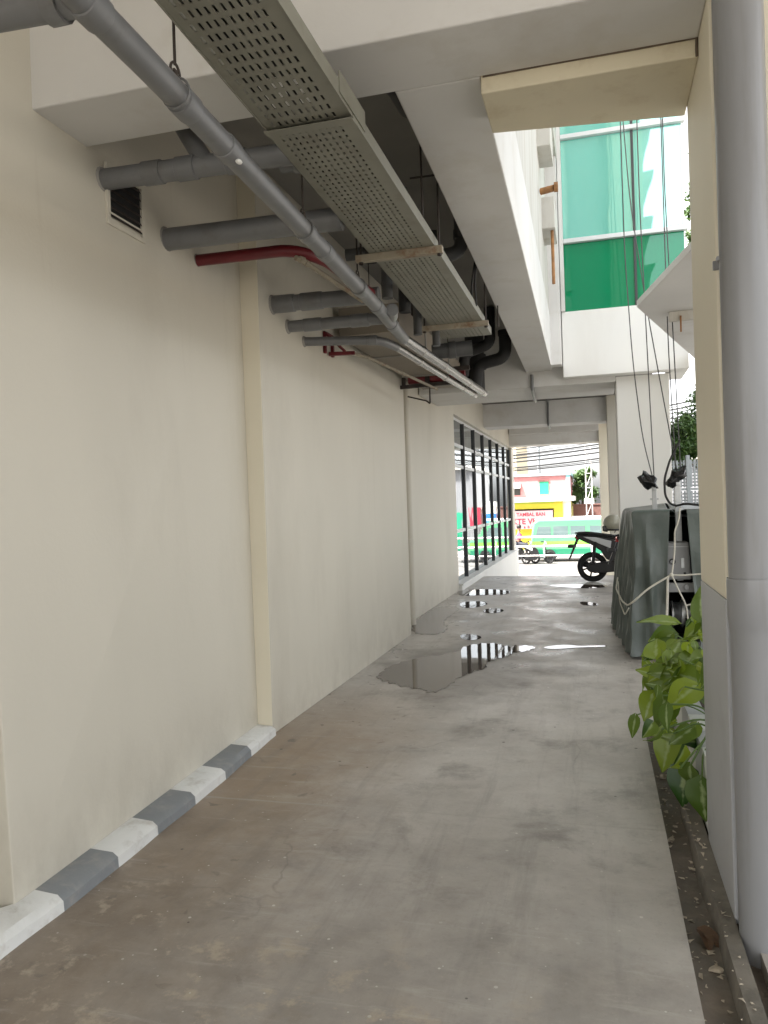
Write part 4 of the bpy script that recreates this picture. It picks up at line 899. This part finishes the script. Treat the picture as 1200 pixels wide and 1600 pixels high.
# ------------------------------------------------------------------ canopy, fence and trees on the right
cn = thing('concrete_canopy', 'grey concrete canopy corner jutting from the right above the cradle', 'canopy', (1.7, 8.5, 0))
k_ = (3.25-1.5)/2.5
A = Vector((.567*k_, 10.716*k_)); B1 = Vector((1.0065*k_, 8.355*k_)); C1 = Vector((1.7613*k_, 15.093*k_))
B2 = A+(B1-A)*2.2; C2 = A+(C1-A)*1.3
MB().prism([tuple(A), tuple(B2), (3.2, B2.y), (3.2, C2.y), tuple(C2)], 3.25, 3.31).build('canopy_slab', M['beam'], cn, bevel=.004)
MB().box(.70, 1.4, 7.80, 7.86, 3.16, 3.248).build('drip_ledge', M['stained'], cn, bevel=.004)
MB().box(2.3, 2.7, 7.6, 8.0, 0, 3.249).build('post', M['beam'], cn, bevel=.01)
MB().tube([(.80, 7.79, 3.2), (.80, 7.80, 3.05)], .008, 6).build('rust_stain_rod', M['rust'], cn)

fe = thing('louvre_fence', 'tall grey metal fence of vertical ribs on the right behind the cradle', 'fence', (1.7, 14, 0))
b = MB()
for z0_, z1_ in ((.15, 1.02), (1.08, 1.60), (1.66, 2.12)):
    for k in range(26):
        x = 1.02+k*.055; b.box(x, x+.03, 14.0, 14.03, z0_, z1_)
    for k in range(int((z1_-z0_)/.055)): b.box(1.02, 2.45, 14.031, 14.04, z0_+.02+k*.055, z0_+.045+k*.055)
b.build('slat_panel', M['fence'], fe)
for x in (1.0, 1.48, 1.96, 2.45): MB().box(x-.03, x+.03, 13.97, 14.06, 0, 2.2).build('fence_post', M['fence'], fe, bevel=.004)
MB().box(1.0, 2.45, 13.985, 14.045, 1.03, 1.07).box(1.0, 2.45, 13.985, 14.045, 1.61, 1.65).build('fence_rail', M['fence'], fe)

def tree(name, label, base, height, crowns, seed, nleaf, ls, group=None):
    r_ = random.Random(seed); o = thing(name, label, 'tree', base, group); bx, by, bz = base
    t = MB(); t.tube([(bx,by,bz),(bx+.05,by,bz+height*.3),(bx-.04,by+.05,bz+height*.6),(bx,by,bz+height*.8)], [.11,.09,.07,.045], 10)
    for (cx_, cy_, cz_, rr) in crowns:
        t.tube([(bx-.02,by,bz+height*.45),((bx+cx_)/2,(by+cy_)/2,(bz+height*.45+cz_)/2+.1),(cx_,cy_,cz_)], [.05,.035,.012], 8)
    t.build('trunk', M['bark'], o, smooth=True)
    vs = []; fs = []
    for (cx_, cy_, cz_, rr) in crowns:
        clumps = [(Vector((r_.gauss(0,1), r_.gauss(0,1), r_.gauss(0,.8))).normalized()*rr*r_.uniform(.35,1.0)) for _ in range(16)]
        for i in range(nleaf):
            c = r_.choice(clumps); p = Vector((cx_,cy_,cz_)) + c + Vector((r_.gauss(0,1), r_.gauss(0,1), r_.gauss(0,.8)))*rr*.2
            d = Vector((r_.gauss(0,1), r_.gauss(0,1), r_.gauss(-.3,.7))).normalized(); s = d.cross(Vector((r_.gauss(0,.5),r_.gauss(0,.5),1))).normalized(); L = ls*r_.uniform(.6,1.3)
            k = len(vs); nn = d.cross(s)*L*.12
            vs += [p, p+d*L*.5+s*L*.24+nn, p+d*L, p+d*L*.5-s*L*.24+nn]; fs += [(k,k+1,k+2,k+3)]
    f = MB(); f.add(vs, fs); f.build('crown', M['treeleaf'], o, merge=False)
tree('leafy_tree', 'dense green tree just beyond the ribbed fence', (2.6, 16.5, 0), 3.2, [(1.65,16.3,2.65,.5),(2.1,16.6,3.0,.6),(1.5,16.2,2.3,.35),(2.6,16.8,3.3,.6)], 4, 2200, .10, 'trees beyond the alley')
tree('leafy_tree', 'tall thin tree seen right of the glass bay', (3.4, 20, -1.4), 9, [(2.75,20,8.6,.55),(3.4,20,9.2,.9),(2.6,20,7.6,.35)], 8, 1400, .15, 'trees beyond the alley')
pt = thing('palm_tree', 'sparse spiky palm top against the sky beyond the fence', 'tree', (2.35, 17.8, 0))
MB().tube([(2.35,17.8,0),(2.33,17.8,3.5)],[.08,.05],10).build('trunk', M['bark'], pt, smooth=True)
b = MB(); r_ = random.Random(2)
for k in range(16):
    a = 2*math.pi*k/16; L = r_.uniform(.35,.6); b.tube([(2.33,17.8,3.5),(2.33+L*.5*math.cos(a),17.8+L*.5*math.sin(a),3.78+.1*r_.random()),(2.33+L*math.cos(a),17.8+L*math.sin(a),3.75+.2*r_.random())],[.012,.01,.003],5)
b.build('frond', M['treeleaf'], pt)

# ------------------------------------------------------------------ the street beyond
rl = thing('guard_rail', 'white pipe guard rail between the ramp and the street', 'railing', (-2, 35.5, -1.4))
MB().tube([(-14,35.5,-.08),(8,35.5,-.08)],.045,10).tube([(-14,35.5,-.50),(8,35.5,-.50)],.045,10).tube([(-14,35.5,-.92),(8,35.5,-.92)],.03,10).build('rail', M['railw'], rl, smooth=True)
for k in range(7): MB().tube([(-13.9+3.4*k,35.5,-1.4),(-13.9+3.4*k,35.5,-.04)],.05,10).build('rail_post', M['railw'], rl, smooth=True)

def vehicle(name, label, cat, x0, y0, z0, prof, win, width, mats, stripe=None, wheels=(.7, 3.5), flip=False):
    """side profile in x,z extruded across y; windows inset proud on both sides"""
    o = thing(name, label, cat, (x0, y0, z0))
    MB().extr([(x0+x, z0+z) for x, z in prof], 'y', y0, y0+width).build('body', mats[0], o, bevel=.09)
    for w in win:
        b = MB(); b.extr([(x0+x, z0+z) for x, z in w], 'y', y0-.008, y0+.02); b.extr([(x0+x, z0+z) for x, z in w], 'y', y0+width-.02, y0+width+.008); b.build('window', M['carglass'], o)
    if stripe:
        for (zz0, zz1, xa, xb, mm) in stripe: MB().box(x0+xa, x0+xb, y0-.006, y0+width+.006, z0+zz0, z0+zz1).build('side_stripe', mm, o)
    for wx in wheels:
        for yy in (y0-.01, y0+width-.17):
            w = MB().lathe([(.0,yy),(.30,yy),(.32,yy+.03),(.32,yy+.15),(.30,yy+.18),(0,yy+.18)], (x0+wx,0,z0+.32), 'y', 24).build('wheel', M['tyre'], o, smooth=True)
            MB().lathe([(.0,yy-.012),(.17,yy-.008),(.19,yy+.01),(.19,yy+.17),(.17,yy+.188),(0,yy+.19)], (x0+wx,0,z0+.32), 'y', 18).build('hubcap', M['alloy'], w, smooth=True)
    return o
van = vehicle('minibus', 'mint green minibus with white roof driving along the street', 'minibus', -3.15, 37.9, -1.4,
    [(0,.35),(4.45,.35),(4.6,.55),(4.55,.95),(4.05,1.2),(3.55,1.92),(3.3,2.05),(.35,2.05),(.12,1.9),(0,1.2)],
    [[(.22,1.22),(.95,1.22),(.95,1.72),(.34,1.72)],[(1.05,1.22),(1.75,1.22),(1.75,1.72),(1.05,1.72)],[(1.85,1.22),(2.55,1.22),(2.55,1.72),(1.85,1.72)],[(2.75,1.22),(3.75,1.2),(3.42,1.70),(2.75,1.72)]],
    1.65, [M['vangreen']], [(.36,.62,.08,4.3,M['vanlow']),(.82,1.0,.04,4.4,M['vanlime'])], (.85,3.6))
MB().box(-2.95,.30,37.97,39.48,.62,.68).build('roof', M['vanwhite'], van, bevel=.03)
MB().box(-1.2,.35,38.2,39.2,.68,.74).build('roof_rack', M['vanwhite'], van, bevel=.01)
car = vehicle('parked_car', 'white car beyond the ramp, seen as a reflection in the windows', 'car', 2.6, 38.3, -1.4,
    [(0,.3),(4.3,.3),(4.4,.6),(4.3,.95),(3.4,1.08),(2.8,1.62),(1.0,1.66),(.35,1.1),(0,.95)],
    [[(.65,1.12),(1.7,1.12),(1.7,1.55),(1.1,1.55)],[(1.8,1.12),(3.1,1.1),(2.7,1.52),(1.8,1.55)]], 1.7, [M['vanwhite']], None, (.85, 3.5))

def shop():
    o = thing('corner_shop', 'pink and yellow two storey shop across the street with red lettered banner', 'shop', (-5.5, 46, -1.4))
    x0, x1, y = -10.5, -1.55, 46.
    MB().box(x0, x1, y, y+7, 1.78, 3.0).build('upper_wall', M['pink'], o)
    MB().box(x0-.1, x1+.1, y-.12, y+7.1, 3.0, 3.12).build('roof_edge', M['cyanp'], o)
    MB().box(x1-.18, x1+.04, y-.06, y+.3, 1.79, 2.99).build('corner_trim', M['cyanp'], o)
    MB().box(x0, x1+.25, y-.5, y+7, 1.5, 1.775).build('ledge', M['whitew'], o)
    MB().box(x0, -2.45, y-.25, y-.02, 1.10, 1.40).build('fascia', M['yellow'], o)
    MB().box(x0, -2.45, y-.27, y-.03, 1.402, 1.49).build('fascia_trim', M['lime'], o)
    MB().box(-2.45, -1.95, y-.25, y+.3, -1.27, 1.49).build('pillar', M['yellow'], o)
    MB().box(-1.95, -1.5, y-.1, y+.3, -1.27, 1.49).build('pillar', M['whitew'], o)
    MB().box(x0, x1, y+.3, y+7, -1.4, 1.49).build('lower_wall', M['yellow'], o)
    MB().box(-6.0, -2.5, y+.27, y+.295, .3, 1.08).build('shopfront_opening', M['shade'], o)
    w = MB().box(-4.95, -4.35, y-.03, y+.02, 1.92, 2.62).build('window', M['shade'], o); MB().hexa([(-5.0,y-.3,2.32),(-4.33,y-.3,2.32),(-4.33,y-.03,2.4),(-5.0,y-.03,2.4),(-5.0,y-.3,2.35),(-4.33,y-.3,2.35),(-4.33,y-.03,2.66),(-5.0,y-.03,2.66)]).build('awning', M['whitew'], w)
    w = MB().box(-3.25, -2.72, y-.03, y+.02, 1.92, 2.66).build('window', M['greensh'], o); MB().box(-3.3,-2.68,y-.06,y-.032,2.66,2.74).build('frame', M['brownw'], w)
    return o
sh = shop()
bn = thing('banner', 'white banner with rows of red lettering hung on the yellow shop', 'banner', (-4.2, 45.6, .2))
MB().box(-4.9, -2.5, 45.55, 45.58, -.05, 1.0).build('cloth', M['banner'], bn)
def lettering(txt, x, z, size, m, parent, y=45.545, ext=.004):
    cu = bpy.data.curves.new('lettering', 'FONT'); cu.body = txt; cu.size = size; cu.extrude = ext; cu.offset = size*.022; cu.align_x = 'CENTER'; cu.materials.append(m)
    tmp = bpy.data.objects.new('lettering_curve', cu); me = bpy.data.meshes.new_from_object(tmp); bpy.data.objects.remove(tmp)
    q = bpy.data.objects.new('lettering', me); COL.objects.link(q); q.parent = parent; q.rotation_euler = (R(90), 0, 0); q.location = Vector((x, y, z)) - parent.location
lettering('TAMBAL BAN', -3.75, .70, .27, M['redtext'], bn); lettering('KTE VERIS', -3.85, .24, .44, M['redtext'], bn); lettering('a  b  c', -3.9, .0, .22, M['redtext'], bn)

# person in pink on a motorbike, and bikes by the kerb
street = [(-3.98, 37.0, 0, 'dark motorbike carrying the rider in pink'), (-3.30, 36.7, 8, 'dark motorbike standing right of the rider in pink')]
for (x, y, a, lab) in street:
    c = copy_tree(sc); c.location = (x, y, -1.396); c.rotation_euler = (0, 0, R(a)); c['label'] = lab; c['group'] = 'motorbikes on the street'; c.scale = (.85, 1, 1)
def person():
    o = thing('person', 'person in a pink shirt sitting on a motorbike in the street', 'person', (-3.70, 37.0, -.5))
    def skin(name, verts, edges, rad, m, parent, lv=2):
        me = bpy.data.meshes.new(name); off = Vector(o.location)
        me.from_pydata([Vector(v) for v in verts], edges, []); q = bpy.data.objects.new(name, me); COL.objects.link(q); q.parent = parent
        sm = q.modifiers.new('skin', 'SKIN'); sm.use_smooth_shade = True
        for i, r_ in enumerate(rad): me.skin_vertices[0].data[i].radius = (r_, r_)
        me.skin_vertices[0].data[0].use_root = True
        s_ = q.modifiers.new('sub', 'SUBSURF'); s_.levels = lv; s_.render_levels = lv; me.materials.append(m); return q
    V = [(0,0,.06),(.02,0,.28),(.05,0,.50),(.07,0,.62),(.09,0,.76),(.07,-.18,.52),(.20,-.24,.30),(.42,-.26,.36),(.52,-.26,.38),(.07,.18,.52),(.20,.24,.30),(.42,.26,.36),(.52,.26,.38),
         (.06,-.12,.04),(.44,-.17,.02),(.40,-.17,-.40),(.54,-.17,-.46),(.06,.12,.04),(.44,.17,.02),(.40,.17,-.40),(.54,.17,-.46),(.12,0,.86)]
    E_ = [(0,1),(1,2),(2,3),(3,4),(4,21),(2,5),(5,6),(6,7),(7,8),(2,9),(9,10),(10,11),(11,12),(0,13),(13,14),(14,15),(15,16),(0,17),(17,18),(18,19),(19,20)]
    rad = [.14,.14,.13,.055,.095,.06,.045,.035,.04,.06,.045,.035,.04,.10,.075,.055,.045,.10,.075,.055,.045,.085]
    body = skin('body', V, E_, rad, M['skin'], o)
    skin('shirt', [(0,0,.05),(.02,0,.28),(.05,0,.50),(.07,-.19,.52),(.17,-.24,.36),(.07,.19,.52),(.17,.24,.36)], [(0,1),(1,2),(2,3),(3,4),(2,5),(5,6)], [.16,.16,.145,.075,.065,.075,.065], M['pinkshirt'], body)
    skin('trousers', [(.02,0,.05),(.06,-.12,.04),(.44,-.17,.02),(.41,-.17,-.34),(.06,.12,.04),(.44,.17,.02),(.41,.17,-.34)], [(0,1),(1,2),(2,3),(0,4),(4,5),(5,6)], [.155,.115,.09,.07,.115,.09,.07], M['trouser'], body)
    h = MB(); h.blob(Vector(o.location)+Vector((.08,0,.86)), .115,.105,.125, 16, 10); h.build('hair', M['hair'], body, smooth=True)
person()

# beyond the shop: wall, tree, lattice mast, poles, cables
tag(MB().box(-1.45, 2.2, 48.2, 48.5, -1.4, 1.2).box(-1.5,2.25,48.15,48.55,1.2,1.28).build('garden_wall', M['brownw'], bevel=.01), 'brown wall between the pink shop and the lattice mast', 'wall')
tree('leafy_tree', 'pale green tree above the brown wall across the street', (-.9, 50.5, -1.4), 4.2, [(-1.0,50.2,2.7,.65),(-.6,50.4,1.9,.6),(-1.25,50,1.8,.5),(-.5,50.6,3.2,.5)], 21, 1300, .17, 'trees beyond the alley')
lm = thing('lattice_mast', 'white lattice mast beside the tree across the street', 'mast', (-.4, 45, -1.27))
b = MB()
for (x, y) in ((-.62,44.9),(-.30,44.9),(-.62,45.2),(-.30,45.2)): b.bar((x,y,-1.27),(x,y,7),.05,.05)
for k in range(10):
    z = -1.0+k*.8; b.bar((-.62,44.9,z),(-.30,44.9,z),.035,.035); b.bar((-.62,44.9,z),(-.30,44.9,z+.8),.03,.03); b.bar((-.62,45.2,z),(-.30,45.2,z+.8),.03,.03)
b.build('lattice', M['railw'], lm)
MB().box(-.72,-.2,44.82,44.86,1.3,1.6).build('name_plate', M['whitew'], lm)
for (x, lab) in ((-3.85, 'grey utility pole rising behind the pink shop'), (6.5, 'grey utility pole farther right along the street')):
    o = thing('utility_pole', lab, 'pole', (x, 54.5, -1.4), 'utility poles of the street')
    MB().tube([(x,54.5,-1.4),(x,54.5,6.5)],[.14,.10],12).build('pole_shaft', M['greyb'], o, smooth=True); MB().bar((x-.8,54.5,5.2),(x+.8,54.5,5.2),.08,.1).bar((x-.7,54.5,4.6),(x+.7,54.5,4.6),.08,.1).build('crossarm', M['greyb'], o)
r_ = random.Random(9)
for k in range(18):
    z0_ = 3.0+.10*k+r_.uniform(-.05,.05); z1_ = z0_+1.0+.05*k; yk = 43.2+.05*k; sag = r_.uniform(.5,.9)
    pts = [(-16+26*t, yk, z0_+(z1_-z0_)*t*1.35 - 4*sag*t*(1-t)+.3) for t in [i/16 for i in range(17)]]
    tag(MB().tube(pts, r_.choice((.02,.03,.045)), 6).build('power_cable', M['black'], smooth=True), 'dark overhead cable sagging across the street in a bundle', 'cable', 'overhead cables across the street')
o = thing('apartment_block', 'tall cream building standing behind the pink shop', 'building', (-9, 60, -1.4))
MB().box(-14,-5.9,60,70,-1.4,6.2).build('wall', M['creamfar'], o); MB().box(-14.2,-5.7,59.8,70.2,6.2,6.5).build('roof', M['whitew'], o)
for k in range(4): w = MB().box(-7.4-1.6*k,-6.6-1.6*k,59.95,60.02,3.9,5.0).build('window', M['shade'], o); MB().box(-7.5-1.6*k,-6.5-1.6*k,59.9,59.948,3.8,3.88).build('sill', M['whitew'], w)
gb = thing('shophouse', 'grey shophouse across the street, seen reflected in the windows', 'building', (6, 46.5, -1.4))
MB().box(2.3,14,46.6,54,-1.4,3.6).build('wall', M['greyb'], gb); MB().box(2.2,14.1,46.3,54,3.6,3.8).build('roof', M['whitew'], gb)
MB().box(3.0,3.9,46.54,46.6,-1.27,1.0).build('door', M['greensh'], gb); MB().box(4.6,7.6,46.54,46.6,-1.27,1.2).build('shutter', M['shade'], gb)
o = thing('sign_board', 'blue and white board on legs beside the street, seen reflected', 'sign', (1.3, 45.2, -1.27))
MB().box(.75,1.5,45.18,45.22,.1,.9).build('board', M['blue'], o); MB().box(.75,1.5,45.18,45.22,.902,1.6).build('board', M['whitew'], o); MB().bar((.8,45.25,-1.27),(.8,45.25,1.5),.05,.05).bar((1.45,45.25,-1.27),(1.45,45.25,1.5),.05,.05).build('leg', M['steel'], o)
o = thing('sign_board', 'red board on legs beside the street, seen reflected', 'sign', (2.0, 45.2, -1.27))
MB().box(1.65,2.3,45.18,45.22,.2,1.3).build('board', M['redsign'], o); MB().bar((1.7,45.25,-1.27),(1.7,45.25,1.2),.05,.05).bar((2.25,45.25,-1.27),(2.25,45.25,1.2),.05,.05).build('leg', M['steel'], o)
